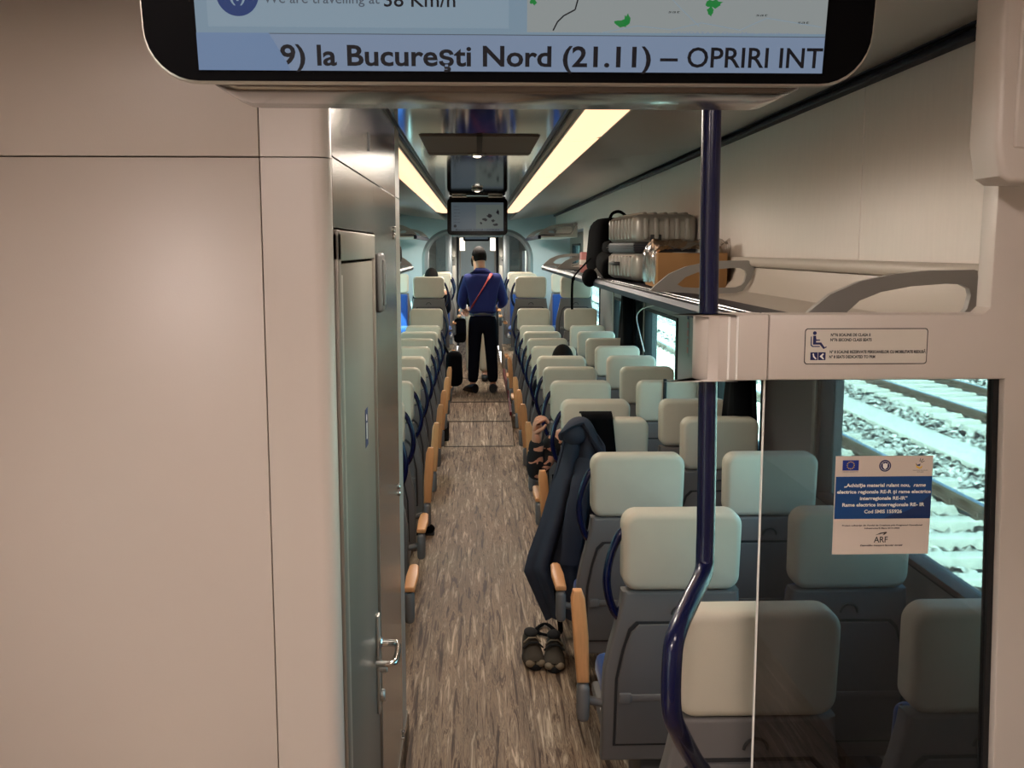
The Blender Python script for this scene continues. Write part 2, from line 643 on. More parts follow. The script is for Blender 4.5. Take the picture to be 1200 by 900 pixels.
# upper side panels above the racks, dark strip, outer ceiling, light troughs
def upper_side(s):
    nm = 'right' if s > 0 else 'left'
    y0 = 1.96 if s > 0 else 3.96
    # seams split the brushed panels
    cuts = [c for c in (y0, 3.27, 5.5, 7.72, 9.95, 11.9, 14.4, YE) if c >= y0]
    bb = MB()
    for a, c in zip(cuts, cuts[1:]):
        xs = sorted((1.22 * s, 1.25 * s))
        bb.box(xs[0], xs[1], a + .003, c - .003, 1.86 if a < 11.8 else 2.22, 2.50, .003)
    struct(bb.build('wall_upper_' + nm, 'upper', smooth=False))
    xs = sorted((1.25 * s, 1.55 * s))
    struct(MB().box(xs[0], xs[1], YB, 11.9, 1.86, 2.62).box(xs[0], xs[1], 11.9, YE, 2.22, 2.62).build('wall_cove_' + nm, 'panel', smooth=False))
    bb = MB()
    xs = sorted((1.185 * s, 1.235 * s))
    bb.box(xs[0], xs[1], y0, YE, 2.485, 2.505, .004)
    xs = sorted((1.175 * s, 1.195 * s))
    bb.box(xs[0], xs[1], y0, YE, 2.513, 2.519, .002)
    struct(bb.build('trim_%d' % (30 if s > 0 else 31), 'rackdark'))
    # outer ceiling, slightly rising to the side
    bb = MB()
    for a, c in zip(cuts, cuts[1:]):
        pts = [(.495 * s, 2.425), (1.25 * s, 2.525), (1.25 * s, 2.56), (.495 * s, 2.46)]
        bb.prism(pts, 'y', a + .002, c - .002)
    struct(bb.build('ceiling_outer_' + nm, 'ceil', smooth=False))
    bb = MB()
    for xa, xb, z0 in ((.285, .292, 2.412), (.300, .306, 2.416)):
        xs = sorted((xa * s, xb * s))
        bb.box(xs[0], xs[1], 1.96, YE, z0, 2.44)
    struct(bb.build('trim_%d' % (32 if s > 0 else 33), 'gloss_black', smooth=False))
    xs = sorted((.306 * s, .322 * s))
    struct(MB().box(xs[0], xs[1], 1.96, YE, 2.408, 2.44, .003).build('trim_%d' % (34 if s > 0 else 35), 'steel_trim'))


upper_side(1)
upper_side(-1)
struct(MB().box(-.285, .285, 1.96, YE, 2.42, 2.45).build('ceiling', 'mirror', smooth=False))
struct(MB().box(-1.6, 1.6, YB - .1, 23, 2.60, 2.72).build('ceiling_roof', 'seam', smooth=False))

# ceiling lights: curved diffusers end to end on both sides
LY = [2.08, 4.12, 6.15, 8.18, 10.22, 12.26]


def make_light():
    t = thing('ceiling_light', 'x', 'light')
    L = 2.03
    bb = MB()

    def prof(u):
        return .33 + u * .158, 2.412 + .012 * u - 0.012 * math.sin(PI * u)
    bb.grid(lambda u, v: (prof(u)[0], .004 + v * (L - .008), prof(u)[1]), 8, 1)
    bb.solid(.004)
    bb.build('diffuser', 'lamp', t)
    h = MB()
    h.box(.324, .332, 0, L, 2.404, 2.45, .002)
    h.box(.487, .495, 0, L, 2.418, 2.46, .002)
    h.box(.332, .487, 0, .003, 2.415, 2.44)
    h.box(.324, .495, 0, L, 2.45, 2.46)
    h.build('housing', 'steel_trim', t)
    return t


ordn = ['first', 'second', 'third', 'fourth', 'fifth', 'sixth', 'seventh', 'eighth', 'ninth', 'tenth', 'eleventh', 'twelfth', 'thirteenth', 'fourteenth']
L0 = make_light()
for s in (1, -1):
    for i in range(5):
        o = L0 if (s == 1 and i == 0) else copy_tree(L0)
        if s == 1:
            o.location = (0, LY[i], 0)
            o.rotation_euler = (0, 0, 0)
        else:
            o.location = (0, LY[i] + 2.03, 0)
            o.rotation_euler = (0, 0, PI)
        tag(o, 'warm ceiling light diffuser on the %s side of the mirrored ceiling, %s from the camera' % ('right' if s > 0 else 'left', ordn[i]), 'light', 'warm light panels along the ceiling')

# ceiling grille, and spotlights added to light the aisle
t = thing('ceiling_vent', 'brown ceiling grille set into the mirrored ceiling before the far screen', 'vent', (0.01, 4.06, 2.42))
bb = MB()
for k in range(28):
    bb.box(-.23, .23, .01 + k * .0295, .01 + k * .0295 + .022, -.006, -.001)
bb.build('grille', 'grille', t, smooth=False)
MB().box(-.236, .236, 0, .84, -.0012, .004).build('backing', 'grille', t, smooth=False)
f = MB()
f.box(-.012, .012, 0, .84, -.0075, -.001, .002)
f.box(-.236, .236, .70, .708, -.0075, -.001, .002)
f.build('divider', 'seam', t)
SPOTS = ((2.75, 28, 'added round chrome ceiling spotlight, unseen, just past the foreground screen'), (4.76, 34, 'small round chrome ceiling fitting with added spotlight at the far edge of the brown grille'),
         (7.6, 34, 'small round chrome ceiling fitting with added spotlight just before the far screen'), (10.2, 36, 'added round chrome ceiling spotlight, unseen behind the far screen'),
         (12.7, 80, 'added round chrome ceiling spotlight, unseen, over the start of the raised section'), (14.7, 85, 'added round chrome ceiling spotlight, unseen, just before the arch'))
for y, pw_, lab in SPOTS:
    t = thing('aisle_fill_spot', lab, 'spotlight', (0.0, y, 2.411))
    bb = MB()
    bb.cyl((0, 0, -.012), (0, 0, .009), .042, 24, .006)
    bb.build('ring', 'chrome', t)
    MB().ball((0, 0, -.011), .02, .02, .008).build('lens', 'coollamp', t)
    ld = bpy.data.lights.new('aisle_fill_beam', 'SPOT')  # added beam brightening the aisle; most of the fittings are unseen additions too
    ld.energy = pw_
    ld.spot_size = math.radians(174)
    ld.spot_blend = .22
    ld.shadow_soft_size = .12
    ld.color = (1.0, .89, .77)
    lo = bpy.data.objects.new('aisle_fill_beam', ld)
    COL.objects.link(lo)
    lo.location = (0, y, 2.385)

# ---------------------------------------------------------------- left cabinet block (vestibule panel + steel side)
CX = -0.292
CY0, CY1 = 2.07, 3.95


def left_panels():
    bb = MB()
    zs = P(0, 183, Y=CY0).z
    xs = P(314, 500, Y=CY0).x
    g = .0012
    yf = CY0
    R = .035
    # four panels, the two right ones roll round the corner
    bb.box(-1.449, xs - g, yf, yf + .02, 0, zs - g, .002)
    bb.box(-1.449, xs - g, yf, yf + .02, zs + g, 2.60, .002)
    for z0, z1 in ((0, zs - g), (zs + g, 2.60)):
        pts = [(xs + g, yf), (CX - R, yf)]
        for k in range(1, 9):
            a = -PI / 2 + k / 8 * PI / 2
            pts.append((CX - R + R * math.cos(a), yf + R + R * math.sin(a)))
        pts += [(CX - .02, yf + R), (CX - .02, yf + .03), (xs + g, yf + .03)]
        bb.prism(pts, 'z', z0, z1)
    struct(bb.build('wall_left_panel', 'panel', ang=25))
    struct(MB().box(-1.449, CX - .022, yf + .03, CY1 - .01, 0, 2.60).build('wall_left_core', 'seam', smooth=False))


left_panels()
zseam = 2.165
ya = CY0 + .042
D0, D1 = 2.16, 2.86      # door leaf
DZ = 1.955
bb = MB()
bb.box(CX - .02, CX, ya, CY1 - .24, zseam + .0015, 2.60, .001)
bb.box(CX - .02, CX, D1 + .075, CY1 - .24, 0.02, zseam - .0015, .001)
bb.box(CX - .02, CX, ya, D1 + .072, DZ + .07, zseam - .0015, .001)
struct(bb.build('wall_left_steel', 'steel', smooth=False))
bb = MB()
pts = [(CX - .02, CY1 - .237)]
pts += [(CX, CY1 - .237), (CX, CY1 - .05)]
for k in range(1, 9):
    a = k / 8 * PI / 2
    pts.append((CX - .05 + .05 * math.cos(a), CY1 - .05 + .05 * math.sin(a)))
pts += [(-1.449, CY1), (-1.449, CY1 - .01), (CX - .06, CY1 - .01), (CX - .02, CY1 - .05)]
bb.prism(pts, 'z', .12, zseam - .0015)
bb.prism(pts, 'z', zseam + .0015, 2.60)
struct(bb.build('trim_40', 'rackcream', ang=25))
# skirting of the cabinet
bb = MB().box(CX - .03, CX + .006, D1 + .08, CY1 + .004, 0, .115, .004)
struct(bb.build('baseboard_left_cabinet', 'floor', smooth=False))
bb = MB()
bb.tube([(CX - .002, y, 0.135) for y in (D1 + .08, CY1 - .02)], .006, 8)
struct(bb.build('trim_41', 'steel_trim'))

# door with frame, lever, lock plate
bb = MB()
bb.box(CX - .02, CX + .008, D0 - .045, D0, .0, DZ + .06, .004)
bb.box(CX - .02, CX + .008, D1, D1 + .012, .0, DZ + .06, .002)
bb.box(CX - .02, CX + .008, D0 - .045, D1 + .012, DZ, DZ + .065, .004)
door = struct(bb.build('door_1', 'doorleaf'))
MB().box(CX - .018, CX + .001, D0 + .003, D1 - .006, .02, DZ - .006, .002).build('door_leaf', 'doorleaf', door)
MB().box(CX - .02, CX + .0004, D1 - .0055, D1 - .0005, .02, DZ - .006).build('door_gap', 'black', door, smooth=False)
MB().box(CX + .001, CX + .004, D0 + .02, D0 + .05, .03, DZ - .03, .001).build('edge_strip', 'steel_trim', door)
hz = .865
hy = D1 - .06
hp = MB()
hp.box(CX + .001, CX + .010, hy - .02, hy + .02, hz - .20, hz + .09, .003)
pl = hp.build('lock_plate', 'steel_trim', door)
h = MB()
h.tube(smoothpath([(CX + .01, hy, hz + .005), (CX + .05, hy, hz + .005), (CX + .062, hy - .015, hz + .003), (CX + .064, hy - .06, hz), (CX + .062, hy - .115, hz - .002), (CX + .05, hy - .128, hz - .003), (CX + .012, hy - .128, hz - .003)], 5), .0095, 10)
h.cyl((CX + .009, hy, hz + .005), (CX + .018, hy, hz + .005), .02, 16, .003)
h.build('lever_handle', 'chrome', pl)
k = MB()
k.cyl((CX + .009, hy, hz - .07), (CX + .03, hy, hz - .07), .012, 14, .002)
k.cyl((CX + .009, hy, hz - .15), (CX + .022, hy, hz - .15), .018, 14, .003)
k.build('lock_cylinder', 'steel_trim', pl)
# blue pictogram on the door
t = thing('door_sticker', 'tiny dark blue pictogram sticker on the grey cabinet door', 'sticker', (CX + .0012, 2.64, 1.52))
MB().box(0, .0006, -.03, .03, -.05, .05).build('backing', 'navyink', t, smooth=False)
mb = MB()
mb.box(.0006, .0010, -.008, .008, -.03, .012)
mb.cyl((.0006, 0, .026), (.0010, 0, .026), .009, 12)
mb.build('figure', 'white', t, smooth=False)
# grey fitting beside the door
t = thing('wall_fitting', 'grey upright plastic fitting on the steel wall above the door handle side', 'fitting', (CX, 2.965, 1.885))
MB().box(0.0, .022, -.05, .05, -.085, .085, .012, 3).build('casing', 'darkgrey', t)
MB().box(.022, .026, -.03, .03, -.065, .065, .002).build('cover', 'darkgrey', t)
# small slot on the upper steel panel
t = tag(MB().box(CX - .001, CX + .003, 2.80, 2.83, 2.24, 2.29, .003).build('slot_cover', 'black'), 'small black slot cover on the upper brushed steel panel', 'cover')
# screws
for (px, py, lab) in ((461, 273, 'upper pair height, below the seam'), (467, 574, 'halfway down the trim'), (472, 862, 'near the floor')):
    q = P(px, py, X=CX)
    t = thing('trim_screw', 'shiny screw on the left steel corner trim, ' + lab, 'screw', (CX, q.y, q.z), 0, 'screws of the steel corner trim')
    mb = MB()
    mb.cyl((0, 0, .012), (.007, 0, .012), .011, 12, .002)
    mb.cyl((0, 0, -.012), (.007, 0, -.012), .011, 12, .002)
    mb.build('screw_head', 'chrome', t)

# ---------------------------------------------------------------- vestibule behind the camera (added lights and door windows)
VZ = 2.46
bb = MB()
bb.box(-1.55, 1.55, YB - .1, YB, 0, 2.6)
struct(bb.build('wall_back', 'panel', smooth=False))


def vest_side(s):
    x0, x1 = sorted((1.45 * s, 1.55 * s))
    bb = MB()
    wy0, wy1 = -1.05, .25
    if s > 0:
        bb.box(x0, x1, YB, 1.9, WINZ[0], 1.86)
        struct(bb.build('wall_vestibule_right', 'panel', smooth=False))
        return
    bb.box(x0, x1, YB, wy0, WINZ[0], 1.86)
    bb.box(x0, x1, wy1, 1.9, WINZ[0], 1.86)
    struct(bb.build('wall_vestibule_left', 'panel', smooth=False))
    f = MB()
    f.box(x0 - .003, x1 + .003, wy0, wy0 + .05, .25, 1.86, .004)
    f.box(x0 - .003, x1 + .003, wy0 + .05, wy1 - .05, .25, .31, .004)
    f.box(x0 - .003, x1 + .003, wy1 - .05, wy1, .25, 1.86, .004)
    fo = struct(f.build('door_3', 'black'))
    xm = (x0 + x1) / 2
    MB().box(xm - .003, xm + .003, wy0 + .05, wy1 - .05, .30, 1.86).build('pane', 'glass_clear', fo, smooth=False)


vest_side(1)
vest_side(-1)
struct(MB().box(-1.25, 1.25, YB, 1.9, VZ, VZ + .03).build('ceiling_vestibule', 'panel', smooth=False))
for x, y, r, lab in ((-.6, .2, .15, 'added round white vestibule ceiling lamp, unseen, over the entrance on the left'), (.40, 1.05, .075, 'small added white ceiling lamp, unseen, just before the glass partition')):
    t = thing('vestibule_fill_light', lab, 'light', (x, y, VZ))  # lamps added out of view to brighten the left panel and partition board
    MB().cyl((0, 0, -.02), (0, 0, .0), r + .02, 32, .006).build('ring', 'steel_trim', t)
    MB().cyl((0, 0, -.026), (0, 0, -.019), r, 32, .003).build('diffuser', 'vestfill', t)

# ---------------------------------------------------------------- glass partition on the right
PY = 1.95
t = thing('partition_screen', 'off white glass partition with a broad sign board and tall post on the right', 'partition', (0, PY, 0))
xr_t = P(1172, 100, Y=PY)
x_post_b = P(1155, 890, Y=PY).x
x_post_t = P(1173, 0, Y=PY).x
ztop = P(1000, 367, Y=PY).z
zbot = P(1000, 443, Y=PY).z
XB0 = P(812, 400, Y=PY).x
XC = P(895, 400, Y=PY).x
zp_b = P(1155, 890, Y=PY).z
sl = (P(1168, 441, Y=PY).x - x_post_b) / (zbot - zp_b)
xp = lambda z: x_post_b + sl * (z - zp_b)
bb = MB()
outl = [(xp(0), 0), (1.449, 0), (1.449, 2.60), (x_post_t + .004, 2.60), (x_post_t, ztop + .012), (x_post_t - .012, ztop), (XC + .001, ztop), (XC + .001, zbot), (xp(zbot), zbot)]
bb.prism(outl, 'y', -.03, .03, .005, 2)
bb.build('post_panel', 'panel', t, ang=30)
bb = MB()
# rounded end that wraps the pole
cyl_pts = []
cx = (P(834, 300, Y=PY).x)
pts = [(XC - .001, -.03)]
pts += [(cx + .03, -.038), (cx - .012, -.042)]
for k in range(0, 9):
    a = -PI / 2 - k / 8 * PI
    pts.append((XB0 + .040 + .040 * math.cos(a), .0 + .042 * math.sin(a)))
pts += [(cx + .03, .038), (XC - .001, .03)]
bb.prism(pts, 'z', zbot, ztop, .004, 2)
bb.build('end_cap', 'panel', t, ang=25)
bb = MB()
for xx in (cx + .028, cx + .044):
    bb.tube([(xx, -.0385, zbot + .003), (xx, -.0385, ztop - .003)], .0022, 6)
bb.build('rib', 'white', t)
x_gl = P(891, 600, Y=PY).x
gl = MB().box(x_gl, xp(.6) + .004, -.004, .004, .12, zbot + .002)
gl.build('glass_pane', 'glass_screen', t, smooth=False)
g = MB().prism([(xp(.1) - .001, .1), (xp(zbot) - .001, zbot), (xp(zbot) - .012, zbot), (xp(.1) - .012, .1)], 'y', -.012, .012)
g.build('gasket', 'black', t, smooth=False)
MB().box(x_gl - .0015, x_gl + .0005, -.0045, .0045, .12, zbot).build('glass_edge', 'white', t, smooth=False)
MB().box(x_gl, xp(.1), -.02, .02, .0, .13, .004).build('bottom_rail', 'panel', t)

# pole
t = thing('grab_pole', 'dark blue glossy grab pole with a bent lower half beside the glass', 'pole', (P(832, 300, Y=PY).x, PY, 0))
ox = t.location.x
pp = [P(834, 130, Y=PY), P(828, 560, Y=PY), P(826.5, 640, Y=PY), P(824, 672, Y=PY - .02), P(808, 706, Y=PY - .11), P(794, 738, Y=PY - .19), P(788, 768, Y=PY - .22), P(787, 830, Y=PY - .22), P(797, 860, Y=PY - .18), P(812, 888, Y=PY - .08), P(826, 912, Y=PY), P(826, 960, Y=PY)]
pp = [Vector((pp[0].x + .004, PY, 2.46))] + pp
pp.append(Vector((pp[-1].x, PY, 0)))
path = [p - Vector((ox, PY, 0)) for p in smoothpath(pp, 8)]
MB().tube(path, .0182, 20).build('tube', 'navy', t)
MB().cyl((path[-1].x, path[-1].y, 0), (path[-1].x, path[-1].y, .03), .035, 20, .005).build('floor_flange', 'steel_trim', t)

# class sign on the board
q0 = P(942, 427, Y=PY - .031)
q1 = P(1088, 384.5, Y=PY - .031)
W, H = q1.x - q0.x, q1.z - q0.z
t = thing('class_sign', 'pale rounded seat information sign on the partition board', 'sign', (q0.x, PY - .0305, q0.z))
s_ = W / 146.0
flat('frame', rrect(0, W, 0, H, .006), M['ink'], t, 0, .0004)
flat('plate', rrect(s_, W - s_, s_, H - s_, .005), M['sign'], t, -.0004, .0004)
yy = -.0009
X = lambda px: px * s_
# pictogram, seated person
flat('pictogram_head', disc(X(11.5), H - X(5.5), X(2.2)), M['navyink'], t, yy)
mb = MB()
mb.prism([(X(9.8), H - X(8.6)), (X(13), H - X(8.6)), (X(13.6), H - X(13)), (X(18), H - X(13.2)), (X(18), H - X(14.4)), (X(13.4), H - X(14.6)), (X(13.4), H - X(16.5)), (X(19.5), H - X(16.5)), (X(23.6), H - X(22)), (X(26), H - X(21)), (X(26), H - X(22.4)), (X(22.4), H - X(24.2)), (X(18), H - X(19)), (X(9.8), H - X(19))], 'y', yy - .0003, yy)
mb.build('pictogram_body', 'navyink', t, smooth=False)
mb = MB()
mb.prism([(X(7), H - X(9.5)), (X(8.2), H - X(9.5)), (X(8.2), H - X(19)), (X(9.6), H - X(20.6)), (X(18), H - X(20.6)), (X(18), H - X(21.8)), (X(9), H - X(21.8)), (X(7), H - X(19.8))], 'y', yy - .0003, yy)
mb.build('pictogram_seat', 'stickdark', t, smooth=False)
for k, px in enumerate((7.2, 16.6)):
    flat('symbol_square', rect(X(px), X(px + 8.6), X(5), X(14.2)), M['navyink'], t, yy)
    flat('symbol_figure', [(X(px + 2.4), X(12.5)), (X(px + 4), X(12.8)), (X(px + 4.6), X(9.8)), (X(px + 7.4), X(6.6)), (X(px + 6), X(6)), (X(px + 3.4), X(8.6))] if k == 0 else [(X(px + 5.2), X(13)), (X(px + 6.6), X(12)), (X(px + 4.6), X(9.6)), (X(px + 7), X(6.2)), (X(px + 5.6), X(6)), (X(px + 1.6), X(9.2)), (X(px + 2.2), X(10.2))], M['white'], t, yy - .0003)
for s, px, w, base in (("N°76 SCAUNE DE CLASA II", 30.5, 47, 33), ("N°76 SECOND CLASS SEATS", 30.2, 49, 27.2), ("N° 8 SCAUNE REZERVATE PERSOANELOR CU MOBILITATE REDUSĂ", 30, 114, 13), ("N° 8 SEATS DEDICATED TO PRM", 29.6, 54.5, 7.2)):
    text('lettering', s, X(w), X(3.4), M['ink'], t, X(px), X(base), yy, bold=.04)

# sticker on the glass
q0 = P(975, 650, Y=PY - .006)
q1 = P(1094, 534, Y=PY - .006)
W, H = q1.x - q0.x, q1.z - q0.z
t = thing('project_sticker', 'white and blue project notice stuck on the tinted glass pane', 'sticker', (q0.x, PY - .0046, q0.z))
s_ = W / 118.0
flat('sheet', rect(0, W, 0, H), M['stickwhite'], t, 0, .0005)
flat('blue_band', rect(X(1), X(118), H - X(77), H - X(25)), M['stickblue'], t, -.0005, .0004)
arc = [(X(118), H - X(47))]
for k in range(13):
    a = k / 12
    arc.append((X(118 - 45 * a), H - X(47 + 24 * math.sin(a * PI / 2))))
flat('swoosh', arc + [(X(60), H - X(77)), (X(118), H - X(77))], M['stickdark'], t, -.0009, .0002)
yy = -.0012
flat('flag', rect(X(8.5), X(28), H - X(17.5), H - X(5)), M['euflag'], t, -.0005, .0004)
for k in range(12):
    a = k * PI / 6
    c = (X(18.2 + 4.3 * math.cos(a)), H - X(11.2) + X(4.3) * math.sin(a))
    st = []
    for j in range(10):
        rr = X(.95) if j % 2 == 0 else X(.4)
        an = PI / 2 + j * PI / 5
        st.append((c[0] + rr * math.cos(an), c[1] + rr * math.sin(an)))
    flat('flag_star', st, M['yellow'], t, -.0009, .0003)
text('lettering', 'UNIUNEA EUROPEANĂ', X(19), X(1.0), M['ink'], t, X(18.2), H - X(19.6), -.0005, 'CENTER')
flat('crest_ring', disc(X(60), H - X(12), X(7.2)), M['navyink'], t, -.0005, .0004)
flat('crest_line', disc(X(60), H - X(12), X(5.6)), M['white'], t, -.0009, .0001)
flat('crest_disc', disc(X(60), H - X(12), X(5.2)), M['navyink'], t, -.001, .0001)
flat('crest_shield', [(X(57), H - X(8.6)), (X(58.6), H - X(9.6)), (X(60), H - X(8.2)), (X(61.4), H - X(9.6)), (X(63), H - X(8.6)), (X(62.6), H - X(14)), (X(60), H - X(16.4)), (X(57.4), H - X(14))], M['white'], t, -.0011, .0002)
flat('logo_arc', [(X(97), H - X(9)), (X(98.5), H - X(12.5)), (X(102.5), H - X(14.3)), (X(105.6), H - X(12)), (X(104.6), H - X(15)), (X(101.6), H - X(16)), (X(98), H - X(14))], M['yellow'], t, -.0005, .0003)
flat('logo_swirl', [(X(97), H - X(8.6)), (X(99), H - X(11)), (X(103), H - X(9.6)), (X(102), H - X(12.6)), (X(98.4), H - X(12))], M['stickdark'], t, -.0008, .0003)
for a, l in ((25, 6), (50, 7), (75, 6)):
    an = math.radians(a)
    p0 = (X(101 + 3 * math.cos(an)), H - X(9) + X(2 * math.sin(an)))
    p1 = (p0[0] + X(l) * math.cos(an) * .7, p0[1] + X(l) * math.sin(an) * .7)
    n_ = (-math.sin(an) * X(.35), math.cos(an) * X(.35))
    flat('logo_ray', [(p0[0] - n_[0], p0[1] - n_[1]), (p1[0] - n_[0], p1[1] - n_[1]), (p1[0] + n_[0], p1[1] + n_[1]), (p0[0] + n_[0], p0[1] + n_[1])], M['ink'], t, -.0005, .0003)
text('lettering', 'Instrumente Structurale', X(18), X(1.1), M['ink'], t, X(103), H - X(18.2), -.0005, 'CENTER', .01)
text('lettering', '2014-2020', X(8), X(1.1), M['ink'], t, X(103), H - X(20.4), -.0005, 'CENTER', .01)
for s, w, c, base, sh in (('„Achiziţie material rulant nou, ', 80, 51.5, 37.6, 0), ('rame', 15, 103, 37.6, .25), ('electrice regionale RE-R şi rame electrice', 114, 60, 45.6, 0), ('interregionale RE-IR”', 58, 60, 53.6, 0), ('Rame electrice interregionale RE- IR', 100, 60, 61.6, 0), ('Cod SMIS 155926', 46, 60, 70, 0)):
    text('lettering', s, X(w), X(4.3), M['white'], t, X(c), H - X(base), yy, 'CENTER', .03, sh)
text('lettering', 'Proiect cofinanţat din Fondul de Coeziune prin Programul Operaţional', X(98), X(1.7), M['ink'], t, X(60), H - X(86), -.0005, 'CENTER', .04)
text('lettering', 'Infrastructură Mare 2014-2020', X(43), X(1.7), M['ink'], t, X(60), H - X(89.6), -.0005, 'CENTER', .04)
text('lettering', 'ARF', X(17), X(7.6), M['ink'], t, X(59), H - X(106.5), -.0005, 'CENTER', .01)
flat('logo_swoosh', [(X(52), H - X(97.5)), (X(58), H - X(94.6)), (X(65), H - X(93.4)), (X(66.6), H - X(94)), (X(63.5), H - X(96.8)), (X(61), H - X(97.6)), (X(63), H - X(95)), (X(57), H - X(96.4))], M['ink'], t, -.0005, .0003)
text('lettering', 'Dezvoltăm transport feroviar durabil', X(52), X(1.9), M['ink'], t, X(60), H - X(111), -.0005, 'CENTER', .04, .25)

# white rounded housing at the right border
t = thing('wall_housing', 'white rounded plastic housing at the top right, cut by the frame edge', 'housing', (0, PY - .14, 0))
hx0 = P(1171.5, 100, Y=PY - .14).x
hzb = P(1190, 214, Y=PY - .14).z
hzc = P(1171, 165, Y=PY - .14).z
bb = MB()
bb.prism([(hx0 + .012, hzb + .012), (hx0 + .03, hzb), (hx0 + .2, hzb), (hx0 + .2, 2.43), (hx0, 2.43), (hx0, hzc)], 'y', 0, .108, .012, 3)
bb.build('casing', 'panel', t, ang=35)
MB().box(hx0 + .03, hx0 + .18, -.006, .004, hzb + .06, 2.40, .006, 3).build('cover', 'panel', t)

# ---------------------------------------------------------------- information displays


def display(label, Y, zb, tilt, far):
    t = thing('information_display', label, 'screen', (0, Y, zb))
    s = .5 / 848.0
    W2 = .25
    Hh = .305
    hous = MB()
    if far:
        hous.box(-.235, .235, .045, .10, .01, .32, .012)
    else:
        hous.prism(rrect(-.225, .225, 0.0, .30, .03), 'y', .028, .125, .008, 3)
    hous.build('housing', 'tvcase', t)
    bz = MB().prism(rrect(-W2, W2, 0, Hh, .036, 8), 'y', 0, .03, .004, 2)
    bz.warp(lambda c: (c.x, c.y * math.cos(tilt) - c.z * math.sin(tilt), c.z * math.cos(tilt) + c.y * math.sin(tilt)))
    rim = bz.build('rim', 'gloss_black' if far else 'steel_trim', t)
    bezel = MB().prism(rrect(-W2 + .0025, W2 - .0025, .0025, Hh - .0025, .034, 8), 'y', -.0015, .004).build('bezel', 'gloss_black', t, ang=30)
    bezel.rotation_euler = (tilt, 0, 0)
    return t, bezel, s


t1, bez, s_ = display('large overhead information screen in the foreground showing the route ticker', .727, 0, 0, False)
TW = P(600, 101, Y=.727)
t1.location = ((P(172, 40, Y=.727).x + P(1018, 40, Y=.727).x) / 2, .727, TW.z)
t1.rotation_euler = (0, 0, 0)
TILT = math.radians(9)
for o in list(t1.children):
    if o.name.startswith(('bezel', 'rim')):
        o.rotation_euler = (TILT, 0, 0)
s = .5 / 848
bx = lambda px: (px - 596) * s


def zz(py):
    return (101 - py) * s * 0.95


scr = flat('screen', rect(bx(233), bx(963), zz(86.5), .29), M['gloss_black'], bez, -.0015, .0004)
sy = -.0019
flat('screen_picture', rect(bx(236), bx(960), zz(84), .287), M['scr_base'], bez, sy, .0003)
sy -= .0003
# upper left panel
flat('journey_panel', rect(bx(250), bx(592), zz(34), .27), M['scr_panel'], bez, sy, .0002)
flat('map', rect(bx(613), bx(960), zz(38), .27), M['scr_map'], bez, sy, .0002)
flat('ticker_band', rect(bx(236), bx(960), zz(84), zz(42)), M['scr_band'], bez, sy, .0002)
flat('ticker_line', rect(bx(236), bx(960), zz(42), zz(41)), M['scr_grey'], bez, sy - .0002, .0002)
sy -= .0002
flat('route_disc', disc(bx(285), zz(-3), 24 * s, 40), M['scr_navy'], bez, sy, .0002)
text('lettering', '(i)', 18 * s, 15 * s, M['scr_panel'], bez, bx(285), zz(5), sy - .0002, 'CENTER', .01)
text('lettering', 'We are travelling at', 131 * s, 11.2 * s, M['scr_grey'], bez, bx(314), zz(7), sy, 'LEFT', .006)
text('lettering', '38 Km/h', 81 * s, 15.5 * s, M['scr_dark'], bez, bx(450), zz(10), sy, 'LEFT', .01)
text('lettering', '09) la Bucureşti Nord (21.11) –', 478 * s, 23 * s, M['scr_dark'], bez, bx(311), zz(77.5), sy, 'LEFT', .022)
text('lettering', 'OPRIRI INT', 159 * s, 23 * s, M['scr_dark'], bez, bx(800), zz(77.5), sy, 'LEFT', .012)
flat('ticker_tab', [(bx(236), zz(84)), (bx(341), zz(84)), (bx(336), zz(73)), (bx(318), zz(41)), (bx(236), zz(41))], M['scr_tab'], bez, sy - .0004, .0002)


def blob(px, py, rx, ry, m, seed):
    rn = random.Random(seed)
    return flat('map_wood', [(bx(px + rx * (0.5 + rn.random() * .6) * math.cos(k * PI / 7)), zz(py + ry * (0.5 + rn.random() * .6) * math.sin(k * PI / 7))) for k in range(14)], m, bez, sy, .0002)


blob(620, 3, 5, 5, M['scr_green'], 1)
blob(722, 27, 9, 6, M['scr_green'], 2)
blob(728, 24, 6, 8, M['scr_green'], 8)
blob(828, 4, 11, 6, M['scr_green'], 3)
blob(824, 13, 5, 6, M['scr_green'], 4)


def strip(name, pts, w, m):
    mb = MB()
    for (x0, y0), (x1, y1) in zip(pts, pts[1:]):
        d = Vector((x1 - x0, y1 - y0))
        n = Vector((-d.y, d.x)).normalized() * w / 2
        mb.prism([(bx(x0 + n.x), zz(y0 + n.y)), (bx(x1 + n.x), zz(y1 + n.y)), (bx(x1 - n.x), zz(y1 - n.y)), (bx(x0 - n.x), zz(y0 - n.y))], 'y', sy - .0002, sy)
    mb.build(name, m, bez, smooth=False)


strip('map_road', [(674, -30), (671, 0), (668, 12), (655, 19), (648, 26), (643, 36)], 1.6, M['scr_dark'])
strip('map_lane', [(700, 38), (740, 30), (780, 34), (815, 26), (860, 34), (890, 20), (955, 30)], .8, M['scr_panel'])
strip('map_lane', [(760, -20), (790, 10), (812, 30)], .8, M['scr_panel'])
for px, py in ((782, 15), (884, 18), (933, 26)):
    text('lettering', 'sat', 14 * s, 3 * s, M['scr_dark'], bez, bx(px), zz(py), sy, 'CENTER', .0, .2)
text('lettering', 'GEODATA © OpenMap contributors', 150 * s, 3.2 * s, M['scr_band'], bez, bx(780), zz(39.5), sy)

